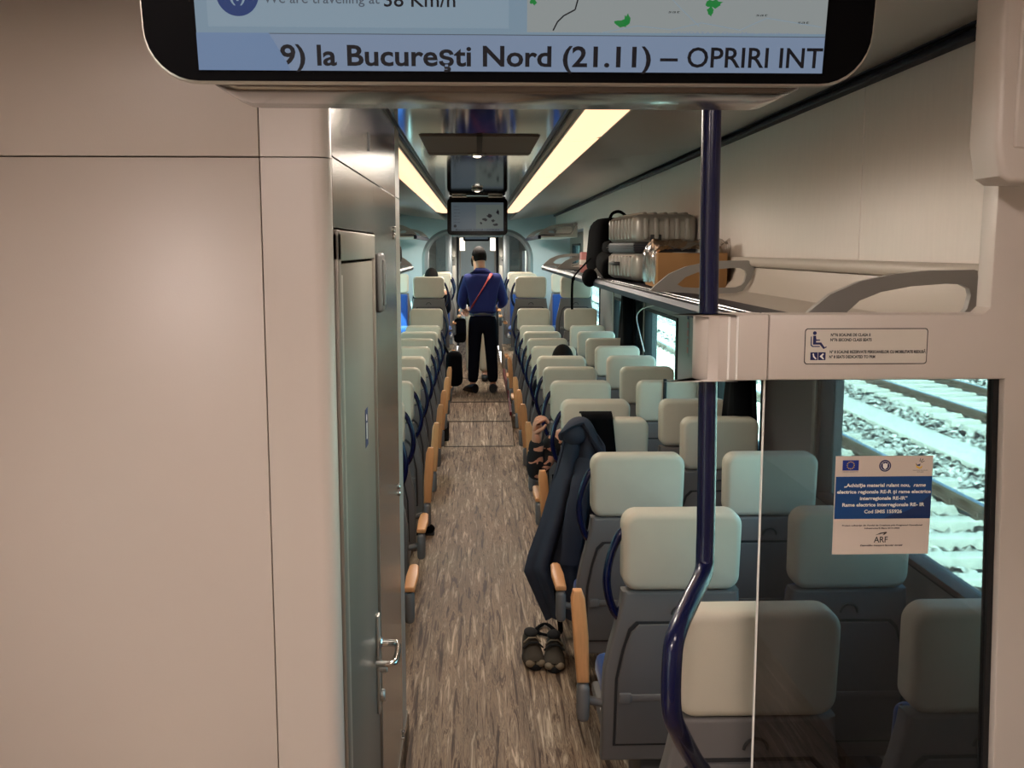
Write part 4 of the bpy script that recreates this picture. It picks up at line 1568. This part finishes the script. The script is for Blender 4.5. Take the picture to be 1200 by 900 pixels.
def standing_man():
    q = P(566, 459, Y=12.5)
    base = Vector((q.x, 12.5, .23))
    t = thing('person', 'standing person seen from behind in blue sweater, dark trousers and red shoulder strap', 'person', base)
    s = 1.0
    V, E = {}, []
    V['pelvis'] = (Vector((0, 0, .95)), (.145, .10))
    V['waist'] = (Vector((0, .0, 1.10)), (.135, .095))
    V['chest'] = (Vector((0, .02, 1.28)), (.135, .09))
    V['neckb'] = (Vector((0, .035, 1.44)), (.055, .05))
    V['neck'] = (Vector((-.015, .07, 1.53)), .052)
    V['headb'] = (Vector((-.03, .115, 1.60)), (.070, .080))
    V['head'] = (Vector((-.04, .12, 1.66)), (.078, .094))
    V['headt'] = (Vector((-.04, .105, 1.715)), (.058, .070))
    E += [('pelvis', 'waist'), ('waist', 'chest'), ('chest', 'neckb'), ('neckb', 'neck'), ('neck', 'headb'), ('headb', 'head'), ('head', 'headt')]
    arm = {'l': [(-.185, .03, 1.39), (-.255, .05, 1.12), (-.235, .26, 1.02)], 'r': [(.185, .03, 1.39), (.26, .06, 1.11), (.20, .27, 1.04)]}
    for sd in ('l', 'r'):
        sh, el, wr = [Vector(p) for p in arm[sd]]
        V[sd + 'sh'] = (sh, .048)
        V[sd + 'el'] = (el, .045)
        V[sd + 'wr'] = (wr, .028)
        E += [('chest', sd + 'sh'), (sd + 'sh', sd + 'el'), (sd + 'el', sd + 'wr')]
        add_hand(V, E, sd + 'wr', wr - el + Vector((.04 if sd == 'l' else -.04, 0, 0)), (0, 0, -1), sd, .5, 1 if sd == 'l' else -1)
    leg = {'l': [(-.085, 0, .90), (-.105, .02, .49), (-.125, 0, .09), (-.175, .10, .035)], 'r': [(.085, 0, .90), (.105, .015, .49), (.125, 0, .09), (.135, .13, .035)]}
    for sd in ('l', 'r'):
        hp, kn, an, to = [Vector(p) for p in leg[sd]]
        V[sd + 'hp'] = (hp, .085)
        V[sd + 'kn'] = (kn, .056)
        V[sd + 'an'] = (an, .040)
        V[sd + 'to'] = (to, .034)
        E += [('pelvis', sd + 'hp'), (sd + 'hp', sd + 'kn'), (sd + 'kn', sd + 'an'), (sd + 'an', sd + 'to')]
    skin('body', V, E, M['skin'], t)
    # sweater
    S, G = {}, []
    S['hem'] = (Vector((0, 0, 1.0)), (.170, .128))
    S['waist'] = (Vector((0, 0, 1.10)), (.172, .128))
    S['chest'] = (Vector((0, .015, 1.30)), (.205, .150))
    S['coll'] = (Vector((0, .025, 1.45)), (.125, .105))
    S['neck'] = (Vector((-.005, .045, 1.53)), (.068, .066))
    G += [('hem', 'waist'), ('waist', 'chest'), ('chest', 'coll'), ('coll', 'neck')]
    for sd in ('l', 'r'):
        sh, el, wr = [Vector(p) for p in arm[sd]]
        S[sd + 'sh'] = (sh + Vector((0, 0, -.005)), .086)
        S[sd + 'el'] = (el, .064)
        S[sd + 'wr'] = (el.lerp(wr, .86), .045)
        G += [('chest', sd + 'sh'), (sd + 'sh', sd + 'el'), (sd + 'el', sd + 'wr')]
    skin('sweater', S, G, M['sweater'], t, 1)
    T, H_ = {}, []
    T['top'] = (Vector((0, 0, 1.0)), (.162, .120))
    T['hip'] = (Vector((0, -.01, .90)), (.172, .130))
    H_ += [('top', 'hip')]
    for sd in ('l', 'r'):
        hp, kn, an, to = [Vector(p) for p in leg[sd]]
        T[sd + 'th'] = (hp.lerp(kn, .2), .105)
        T[sd + 'kn'] = (kn, .080)
        T[sd + 'an'] = (an + Vector((0, 0, .02)), .070)
        H_ += [('hip', sd + 'th'), (sd + 'th', sd + 'kn'), (sd + 'kn', sd + 'an')]
    skin('trousers', T, H_, M['trouser'], t, 1)
    b_ = MB()
    pts = [(.163 * math.cos(k * PI / 16), .123 * math.sin(k * PI / 16)) for k in range(32)]
    pin = [(.150 * math.cos(k * PI / 16), .112 * math.sin(k * PI / 16)) for k in range(32)]
    b_.prism(pts, 'z', .955, .99, .004)
    b_.build('belt', 'belt', t)
    for sd in ('l', 'r'):
        hp, kn, an, to = [Vector(p) for p in leg[sd]]
        d = (to - an)
        d.z = 0
        d.normalize()
        n = Vector((-d.y, d.x, 0))
        mb = MB()

        def sec(u, v):
            f = v
            c = an + d * (-.075 + .285 * f)
            w = .043 + .012 * math.sin(PI * min(1, f * 1.25)) - .02 * max(0, f - .8) * 5 * .4
            h_ = (.115 if f < .3 else .115 - (f - .3) * .085) - .0
            if f > .9:
                h_ -= (f - .9) * .25
            a = u * 2 * PI
            return Vector((c.x, c.y, 0)) + n * w * math.cos(a) + Vector((0, 0, max(.0, h_ / 2 + h_ / 2 * math.sin(a))))
        mb.grid(sec, 16, 12)
        bmesh.ops.holes_fill(mb.bm, edges=mb.bm.edges[:])
        mb.build('shoe', 'shoe', t)
    # strap across the back from right shoulder to left hip and round the front
    sp = []
    for k in range(25):
        a = k / 24
        z = 1.455 - a * .44
        x = .105 - a * .265
        yb = -.122 - .042 * math.sin(PI * min(1, a * 1.1))
        if a < .1:
            yb += (.1 - a) * 1.0
        sp.append((x, yb - .012, z))
    MB().tube(sp, .022, 8, flat=.35).warp(lambda c: c).build('shoulder_strap', 'redstrap', t)
    R = head_parts(t, (-.04, .115, 1.662), (-.35, 1, -.28), M['hair'])
    e = MB()
    for sx in (-1, 1):
        c = Vector((-.04, .115, 1.65)) + R.to_3x3() @ Vector((sx * .083, -.005, -.01))
        e.ball(c, .012, .02, .032, 10, 8, R)
    e.build('ear', 'skin', t)
    nz = MB()
    c = Vector((-.04, .115, 1.65)) + R.to_3x3() @ Vector((0, .10, -.012))
    nz.ball(c, .014, .02, .024, 10, 8, R)
    nz.build('nose', 'skin', t)
    gl = MB()
    for sx in (-1, 1):
        pts = [Vector((-.04, .115, 1.66)) + R.to_3x3() @ Vector((sx * (.034 + .024 * math.cos(k * PI / 8)), .104, .012 + .018 * math.sin(k * PI / 8))) for k in range(17)]
        gl.tube(pts, .0025, 6)
        gl.tube([Vector((-.04, .115, 1.66)) + R.to_3x3() @ Vector(p) for p in ((sx * .058, .10, .012), (sx * .086, .0, .01))], .0025, 6)
    gl.build('spectacles', 'black', t)
    return t, base


man, mbase = standing_man()
# shoulder bag and ticket machine the man carries
t = thing('shoulder_bag', 'dark shoulder bag at the left hip of the man in blue', 'bag', mbase + Vector((-.265, .03, .62)))
mb = MB().box(-.085, .06, -.12, .12, 0, .29, .04, 3)
mb.build('body', 'blackcloth', t)
MB().box(-.08, .055, -.128, -.118, .12, .27, .004).build('flap', 'trouser', t)
t = thing('ticket_printer', 'small white and red item in the left hand of the man', 'ticket printer', mbase + Vector((-.235, .40, 1.0)))
MB().box(-.05, .05, -.04, .05, -.03, .06, .012).build('casing', 'whiteitem', t)
MB().box(-.03, .03, -.045, -.04, .0, .04, .004).build('cover', 'redstrap', t)


def second_person():
    base = Vector((.0, 13.7, .23))
    t = thing('person', 'person in beige trousers and dark top standing just beyond the man in blue', 'person', base)
    V, E = {}, []
    V['pelvis'] = (Vector((0, 0, .92)), (.14, .10))
    V['waist'] = (Vector((0, 0, 1.06)), (.13, .09))
    V['chest'] = (Vector((0, 0, 1.25)), (.155, .105))
    V['neckb'] = (Vector((0, 0, 1.41)), (.07, .06))
    V['neck'] = (Vector((0, -.01, 1.48)), .05)
    V['head'] = (Vector((0, -.02, 1.58)), (.075, .09))
    V['headt'] = (Vector((0, -.015, 1.63)), (.058, .07))
    E += [('pelvis', 'waist'), ('waist', 'chest'), ('chest', 'neckb'), ('neckb', 'neck'), ('neck', 'head'), ('head', 'headt')]
    arm = {'l': [(-.18, 0, 1.34), (-.24, .0, 1.07), (-.20, -.2, .98)], 'r': [(.18, 0, 1.34), (.24, 0, 1.07), (.2, -.18, 1.0)]}
    leg = {'l': [(-.085, 0, .86), (-.09, 0, .47), (-.09, .01, .08), (-.10, -.13, .035)], 'r': [(.085, 0, .86), (.09, 0, .47), (.09, .01, .08), (.10, -.13, .035)]}
    for sd in ('l', 'r'):
        sh, el, wr = [Vector(p) for p in arm[sd]]
        V[sd + 'sh'] = (sh, .055)
        V[sd + 'el'] = (el, .043)
        V[sd + 'wr'] = (wr, .027)
        E += [('chest', sd + 'sh'), (sd + 'sh', sd + 'el'), (sd + 'el', sd + 'wr')]
        add_hand(V, E, sd + 'wr', wr - el, (0, 0, -1), sd, .5, 1 if sd == 'r' else -1)
        hp, kn, an, to = [Vector(p) for p in leg[sd]]
        V[sd + 'hp'] = (hp, .085)
        V[sd + 'kn'] = (kn, .055)
        V[sd + 'an'] = (an, .04)
        V[sd + 'to'] = (to, .034)
        E += [('pelvis', sd + 'hp'), (sd + 'hp', sd + 'kn'), (sd + 'kn', sd + 'an'), (sd + 'an', sd + 'to')]
    skin('body', V, E, M['skin'], t)
    S = {'hem': (Vector((0, 0, .93)), (.17, .125)), 'chest': (Vector((0, 0, 1.24)), (.185, .13)), 'coll': (Vector((0, 0, 1.39)), (.09, .08))}
    G = [('hem', 'chest'), ('chest', 'coll')]
    for sd in ('l', 'r'):
        sh, el, wr = [Vector(p) for p in arm[sd]]
        S[sd + 'sh'] = (sh, .078)
        S[sd + 'el'] = (el, .062)
        S[sd + 'wr'] = (el.lerp(wr, .86), .045)
        G += [('chest', sd + 'sh'), (sd + 'sh', sd + 'el'), (sd + 'el', sd + 'wr')]
    skin('dark_top', S, G, M['trouser'], t, 1)
    T = {'top': (Vector((0, 0, .95)), (.155, .115)), 'hip': (Vector((0, 0, .86)), (.165, .125))}
    H_ = [('top', 'hip')]
    for sd in ('l', 'r'):
        hp, kn, an, to = [Vector(p) for p in leg[sd]]
        T[sd + 'th'] = (hp.lerp(kn, .2), .105)
        T[sd + 'kn'] = (kn, .085)
        T[sd + 'an'] = (an + Vector((0, 0, .02)), .078)
        H_ += [('hip', sd + 'th'), (sd + 'th', sd + 'kn'), (sd + 'kn', sd + 'an')]
    skin('trousers', T, H_, M['beige'], t, 1)
    for sd in ('l', 'r'):
        an = Vector(leg[sd][2])
        mb = MB().box(an.x - .045, an.x + .045, an.y - .2, an.y + .08, 0, .085, .035, 3)
        mb.build('shoe', 'shoe', t)
    head_parts(t, (0, -.02, 1.59), (0, -1, -.1), M['hair'])
    mb = MB()
    mb.ball((0, -.112, 1.575), .014, .02, .024, 10, 8)
    mb.build('nose', 'skin', t)


second_person()


def sitter(loc, label, top, sleeve_m, armL, headz=1.20, face_y=1, skinm='skin'):
    """seated figure; loc is the seat centre on the floor, facing +Y"""
    t = thing('person', label, 'person', loc, 0 if face_y > 0 else PI)
    V, E = {}, []
    hd = headz
    V['pelvis'] = (Vector((0, .34, .57)), (.13, .10))
    V['waist'] = (Vector((0, .30, .70)), (.125, .088))
    V['chest'] = (Vector((0, .27, .88)), (.15, .095))
    V['neckb'] = (Vector((0, .27, hd - .20)), (.065, .058))
    V['neck'] = (Vector((0, .285, hd - .14)), .048)
    V['headb'] = (Vector((0, .31, hd - .085)), (.066, .076))
    V['head'] = (Vector((0, .31, hd - .03)), (.074, .088))
    V['headt'] = (Vector((0, .30, hd + .02)), (.055, .066))
    E += [('pelvis', 'waist'), ('waist', 'chest'), ('chest', 'neckb'), ('neckb', 'neck'), ('neck', 'headb'), ('headb', 'head'), ('head', 'headt')]
    arm = {'l': armL, 'r': [(.175, .28, .96), (.20, .34, .72), (.10, .52, .64)]}
    for sd in ('l', 'r'):
        sh, el, wr = [Vector(p) for p in arm[sd]]
        V[sd + 'sh'] = (sh, .052)
        V[sd + 'el'] = (el, .041)
        V[sd + 'wr'] = (wr, .027)
        E += [('chest', sd + 'sh'), (sd + 'sh', sd + 'el'), (sd + 'el', sd + 'wr')]
        add_hand(V, E, sd + 'wr', wr - el, (1 if sd == 'l' else -1, .2, 0) if sd == 'l' and armL[2][2] > .85 else (0, 0, -1), sd, 1.25 if sd == 'l' and armL[2][2] > .85 else .55, 1)
    for sd, sg in (('l', -1), ('r', 1)):
        V[sd + 'hp'] = (Vector((sg * .085, .37, .565)), .08)
        V[sd + 'kn'] = (Vector((sg * .10, .74, .54)), .056)
        V[sd + 'an'] = (Vector((sg * .10, .80, .10)), .04)
        V[sd + 'to'] = (Vector((sg * .10, .93, .035)), .034)
        E += [('pelvis', sd + 'hp'), (sd + 'hp', sd + 'kn'), (sd + 'kn', sd + 'an'), (sd + 'an', sd + 'to')]
    skin('body', V, E, M[skinm], t)
    S = {'hem': (Vector((0, .33, .58)), (.16, .115)), 'waist': (Vector((0, .30, .70)), (.155, .108)), 'chest': (Vector((0, .275, .88)), (.172, .115)), 'coll': (Vector((0, .275, hd - .21)), (.085, .075))}
    G = [('hem', 'waist'), ('waist', 'chest'), ('chest', 'coll')]
    skin('shirt', S, G, top, t, 1)
    for sd in ('l', 'r'):
        sh, el, wr = [Vector(p) for p in arm[sd]]
        A = {'sh': (sh, .068), 'el': (el, .058), 'mid': (el.lerp(wr, .5), .052), 'wr': (el.lerp(wr, .9), .040)}
        skin('sleeve', A, [('sh', 'el'), ('el', 'mid'), ('mid', 'wr')], sleeve_m, t)
    T = {'hip': (Vector((0, .37, .575)), (.155, .11))}
    H_ = []
    for sd, sg in (('l', -1), ('r', 1)):
        T[sd + 'th'] = (Vector((sg * .088, .45, .57)), .095)
        T[sd + 'kn'] = (Vector((sg * .10, .74, .54)), .076)
        T[sd + 'an'] = (Vector((sg * .10, .80, .12)), .062)
        H_ += [('hip', sd + 'th'), (sd + 'th', sd + 'kn'), (sd + 'kn', sd + 'an')]
    skin('trousers', T, H_, M['trouser'], t)
    for sg in (-1, 1):
        MB().box(sg * .10 - .045, sg * .10 + .045, .72, 1.0, 0, .085, .035, 3).build('shoe', 'shoe', t)
    head_parts(t, (0, .305, hd - .02), (0, 1, -.05), M['hair'])
    mb = MB()
    mb.ball((0, .405, hd - .045), .013, .02, .024, 10, 8)
    mb.build('nose', 'skin', t)
    return t


ARM_IN = [(-.175, .28, .96), (-.20, .34, .72), (-.10, .52, .64)]
sitter((SX_A + .04, ROWS[7] - .02, 0), 'seated person, only dark hair shows above an aisle headrest on the right', M['trouser'], M['trouser'], ARM_IN, 1.115)
sitter((SX_A - .01, ROWS[4] - .12, 0), 'seated person resting a black and pink sleeved forearm on the aisle armrest', M['trouser'], M['sleeve'], [(-.175, .26, .93), (-.315, .20, .70), (-.305, .15, .955)], .96)
sitter((-.59, 12.85, .49), 'seated person, only dark hair shows above a raised left seat', M['trouser'], M['trouser'], ARM_IN, 1.15)

# ---------------------------------------------------------------- end wall with arch, gangway beyond
bb = MB()
tb = bmesh.new()
AW, AZ0, AZ1, AR = .83, .23, 2.255, .42
arch = [(-AW, AZ0)]
for k in range(11):
    a = PI - k / 10 * PI / 2
    arch.append((-AW + AR + AR * math.cos(a), AZ1 - AR + AR * math.sin(a)))
for k in range(11):
    a = PI / 2 - k / 10 * PI / 2
    arch.append((AW - AR + AR * math.cos(a), AZ1 - AR + AR * math.sin(a)))
arch.append((AW, AZ0))
outer = [(-1.449, AZ0), (-1.40, 1.2), (-1.40, 2.0)]
n_top = len(arch) - 4
outer = [(-1.449, AZ0)] + [(-1.449, 2.255 - .42 + .42 * k / 10 * 1.0) if k < 6 else (-1.449 + (k - 5) * .2898, 2.6) for k in range(11)] + [(.0 + (k + 0) * .28 + 0.0, 2.6) if k < 5 else (1.449, 2.6 - (k - 4) * .12) for k in range(11)] + [(1.449, AZ0)]
rings = []
for pts, d in ((arch, YE), (outer, YE)):
    rings.append([tb.verts.new((x, d, z)) for x, z in pts])
for k in range(len(arch) - 1):
    tb.faces.new((rings[0][k], rings[0][k + 1], rings[1][k + 1], rings[1][k]))
bmesh.ops.recalc_face_normals(tb, faces=tb.faces)
bmesh.ops.solidify(tb, geom=tb.faces[:], thickness=.06)
bb._merge(tb)
struct(bb.build('wall_end', 'endwall', smooth=False))
# arch frame
ap = [Vector((x, YE - .03, z)) for x, z in arch]
fr = MB()
fr.tube(ap, .05, 8)
struct(fr.build('trim_50', 'archframe'))
# uprights and side glazing within the arch
fr = MB()
for s in (-1, 1):
    xs = sorted((.40 * s, .50 * s))
    fr.box(xs[0], xs[1], YE - .02, YE + .08, .23, 2.25, .01)
    xs = sorted((.50 * s, .80 * s))
    fr.box(xs[0], xs[1], YE, YE + .05, .23, 1.30, .005)
    xs = sorted((.76 * s, .83 * s))
    fr.box(xs[0], xs[1], YE, YE + .05, 1.30, 1.95, .005)
fr.box(-.40, .40, YE - .02, YE + .06, 2.17, 2.25, .01)
struct(fr.build('door_4', 'archframe'))
for s in (-1, 1):
    xs = sorted((.50 * s, .77 * s))
    struct(MB().box(xs[0], xs[1], YE + .02, YE + .026, 1.30, 2.2).build('window_%d' % (30 if s > 0 else 31), 'glass_clear', smooth=False))
# next car section
bb = MB()
for s in (-1, 1):
    xs = sorted((.90 * s, .96 * s))
    bb.box(xs[0], xs[1], YE + .1, 22.5, .0, 1.05)
    bb.box(xs[0], xs[1], YE + .1, 22.5, 1.95, 2.6)
    for a, c in ((YE + .1, 16.9), (18.6, 19.2), (20.8, 22.5)) if s > 0 else ((YE + .1, 22.5),):
        bb.box(xs[0], xs[1], a, c, 1.05, 1.95)
struct(bb.build('wall_gangway', 'sidewall', smooth=False))
bb = MB()
for y, w in ((17.6, .36), (20.4, .33)):
    for s in (-1, 1):
        xs = sorted((w * s, (w + .13) * s))
        bb.box(xs[0], xs[1], y, y + .10, .23, 2.4, .01)
    bb.box(-w, w, y, y + .1, 2.3, 2.42, .01)
struct(bb.build('trim_51', 'steel_trim'))
bb = MB()
for y in (18.6, 19.0):
    for s in (-1, 1):
        xs = sorted((.34 * s, .52 * s))
        bb.box(xs[0], xs[1], y, y + .12, .23, 2.2, .02)
struct(bb.build('trim_52', 'black'))
struct(MB().box(-.96, .96, 22.4, 22.5, 0, 2.6).build('wall_far', 'endwall', smooth=False))
for s, side in ((-1, 'left'), (1, 'right')):
    t = thing('gangway_light', 'bright upright light panel in the gangway on the %s of the man' % side, 'light', (.30 * s, 20.36, 0))
    MB().box(-.05, .05, 0, .03, 1.95, 2.2, .01).build('diffuser', 'coollamp', t)
    MB().box(-.06, .06, .01, .036, 1.94, 2.21, .01).build('frame', 'steel_trim', t)
    t = thing('gangway_switchboard', 'small white control panel in the gangway on the %s of the man' % side, 'panel', (.42 * s, 17.56, 1.78))
    MB().box(-.05, .05, 0, .035, -.07, .07, .008).build('plate', 'whiteitem', t)
    MB().cyl((0, -.004, .015), (0, .002, .015), .012, 12).build('button', 'darkgrey', t)
t = thing('gangway_ceiling_light', 'white ceiling light in the gangway beyond the arch', 'light', (0, 21.2, 2.58))
MB().box(-.25, .25, -.6, .6, -.02, 0, .006).build('diffuser', 'coollamp', t)
MB().box(-.27, .27, -.62, .62, -.012, .01, .004).build('frame', 'steel_trim', t)
# toilet pictogram on end wall
t = thing('toilet_sign', 'small blue pictogram sign on the far end wall at right', 'sign', (P(641, 301, Y=YE).x, YE - .002, P(641, 301, Y=YE).z))
flat('plate', rrect(-.034, .034, -.11, .11, .006), M['stickdark'], t, -.0005, .002)
for z in (.07, 0, -.07):
    if z > .05:
        for x in (-.012, .012):
            flat('figure', rect(x - .007, x + .007, z - .022, z + .022), M['white'], t, -.0026, .0005)
    elif z > -.05:
        flat('figure', [(-.016, .02), (-.008, .02), (-.004, 0), (.012, -.004), (.016, -.022), (-.014, -.02)], M['white'], t, -.0026, .0005)
    else:
        flat('figure', disc(0, z, .02, 16), M['white'], t, -.0026, .0005)
# warning icons on the pillar between right windows
q = P(806, 395, X=1.448)
t = thing('pictogram_strip', 'pale red pictogram strip on the grey pillar between right windows', 'sign', (1.449, q.y, 0))
flat_m = MB().box(-.0012, 0, -.035, .035, P(806, 418, X=1.448).z, P(806, 362, X=1.448).z)
flat_m.build('backing', 'sidewall', t, smooth=False)
zt, zb_ = P(806, 366, X=1.448).z, P(806, 416, X=1.448).z
for k in range(5):
    z0 = zt - (zt - zb_) * (k + .1) / 5
    z1 = zt - (zt - zb_) * (k + .8) / 5
    mm = MB()
    mm.box(-.0024, -.0012, -.022, .022, z1, z0, .0)
    mm.build('icon', 'paleicon' if k else 'navyink', t, smooth=False)

# ---------------------------------------------------------------- outside: tracks
GZ = -.85
struct(MB().box(-60, 90, -40, 140, GZ - .4, GZ - .13).build('ground', 'ballast', smooth=False))
from mathutils import noise as mnoise


def stones(x0, x1, y0, y1, d, zb):
    nx, ny = int((x1 - x0) / d), int((y1 - y0) / d)
    vs, fs = [], []
    for i in range(nx + 1):
        for j in range(ny + 1):
            x, y = x0 + i * d, y0 + j * d
            q_ = Vector((x * 8.5 + .8 * mnoise.noise((x * 9, y * 9, 1)), y * 8.5, .3))
            dd, pp_ = mnoise.voronoi(q_)
            top = mnoise.noise(pp_[0] * 3.1) * .022
            vs.append((x, y, zb + top + .05 - .085 * min(1, dd[0] / max(.15, dd[1])) ** 2.2))
    for i in range(nx):
        for j in range(ny):
            a_ = i * (ny + 1) + j
            fs.append((a_, a_ + ny + 1, a_ + ny + 2, a_ + 1))
    me = bpy.data.meshes.new('ballast')
    me.from_pydata(vs, [], fs)
    o = bpy.data.objects.new('ballast', me)
    COL.objects.link(o)
    me.materials.append(M['ballast'])
    return o


bal = stones(2.6, 13.2, 4.5, 36.0, .045, GZ - .02)
tag(bal, 'pale crushed stone ballast around the tracks outside the right windows', 'ballast', None, 'stuff')
prof = [(-.075, 0), (.075, 0), (.075, .012), (.012, .03), (.012, .085), (.036, .095), (.036, .125), (-.036, .125), (-.036, .095), (-.012, .085), (-.012, .03), (-.075, .012)]
for x, lab in ((3.78, 'nearest rail outside the right windows'), (5.24, 'second rail outside the right windows, blue sky sheen'), (8.25, 'third rail outside the windows, beyond the concrete strip'), (9.71, 'farthest rail outside the right windows')):
    t = thing('rail', lab, 'rail', (x, 0, GZ + .065))
    MB().prism(prof, 'y', -20, 70).build('web', 'rail', t, smooth=False)
    MB().box(-.034, .034, -20, 70, .125, .129, .0015).build('running_surface', 'railtop', t)


def make_sleeper():
    t = thing('sleeper', 'x', 'sleeper')
    mb = MB().box(-1.28, 1.28, -.13, .13, -.10, .07, .02)
    mb.warp(lambda c: (c.x, c.y * (1 - .25 * (c.z + .1) / .17), c.z - .03 * max(0, 1 - abs(c.x) / .5)))
    mb.build('beam', 'sleeper', t)
    for s in (-.73, .73):
        for d in (-.11, .11):
            c = MB()
            c.tube(smoothpath([(s + d, -.05, .075), (s + d * .9, -.02, .115), (s + d * .75, .02, .115), (s + d * .9, .05, .08)], 3), .014, 6)
            c.box(s + d - .03, s + d + .03, -.07, .07, .06, .085, .008)
            c.build('clip', 'clip', t)
    return t


S0 = make_sleeper()
first = True
for xc, ys, grp, lab in ((4.51, [5.2 + .62 * k for k in range(56)], 'sleepers of the near track', 'pale concrete sleeper under the near pair of rails'), (8.98, [12.6 + .62 * k for k in range(44)], 'sleepers of the far track', 'pale concrete sleeper under the far pair of rails')):
    for y in ys:
        o = S0 if first else copy_tree(S0)
        first = False
        o.location = (xc, y, GZ)
        o.rotation_euler = (0, 0, random.uniform(-.02, .02))
        tag(o, lab, 'sleeper', grp)
t = tag(MB().box(6.45, 7.05, -20, 110, GZ - .05, GZ + .05, .02).build('concrete_walkway', 'path'), 'pale concrete strip running between the two outside tracks', 'walkway')

# ---------------------------------------------------------------- light
w = bpy.data.worlds.new('world')
SC.world = w
w.use_nodes = True
nt = w.node_tree
bg = nt.nodes['Background']
sky = nt.nodes.new('ShaderNodeTexSky')
sky.sky_type = 'NISHITA'
sky.sun_disc = False
sky.sun_elevation = math.radians(48)
sky.sun_rotation = math.radians(250)
hz_ = nt.nodes.new('ShaderNodeMix')
hz_.data_type = 'RGBA'
hz_.inputs[0].default_value = 0.45
hz_.inputs[7].default_value = (1.25, 1.25, 1.22, 1)
nt.links.new(sky.outputs['Color'], hz_.inputs[6])
nt.links.new(hz_.outputs[2], bg.inputs['Color'])
bg.inputs['Strength'].default_value = 1.0
sd = bpy.data.lights.new('sun', 'SUN')
sd.energy = 21.0
sd.angle = math.radians(1.0)
sd.color = (1.0, .95, .86)
so_ = bpy.data.objects.new('sun', sd)
COL.objects.link(so_)
dirv = Vector((.42, .52, -.74)).normalized()     # light travels this way
so_.rotation_euler = dirv.to_track_quat('-Z', 'Y').to_euler()
so_.location = (-20, -10, 30)

SC.view_settings.view_transform = 'Standard'
SC.view_settings.look = 'None'
SC.view_settings.gamma = 1.0
SC.view_settings.use_curve_mapping = False
SC.view_settings.exposure = 0.7
cy = SC.cycles
cy.use_denoising = True
cy.max_bounces = 8
cy.diffuse_bounces = 4
cy.glossy_bounces = 4
cy.transmission_bounces = 6
cy.transparent_max_bounces = 14
cy.sample_clamp_indirect = 6.0
cy.caustics_reflective = False
cy.caustics_refractive = False
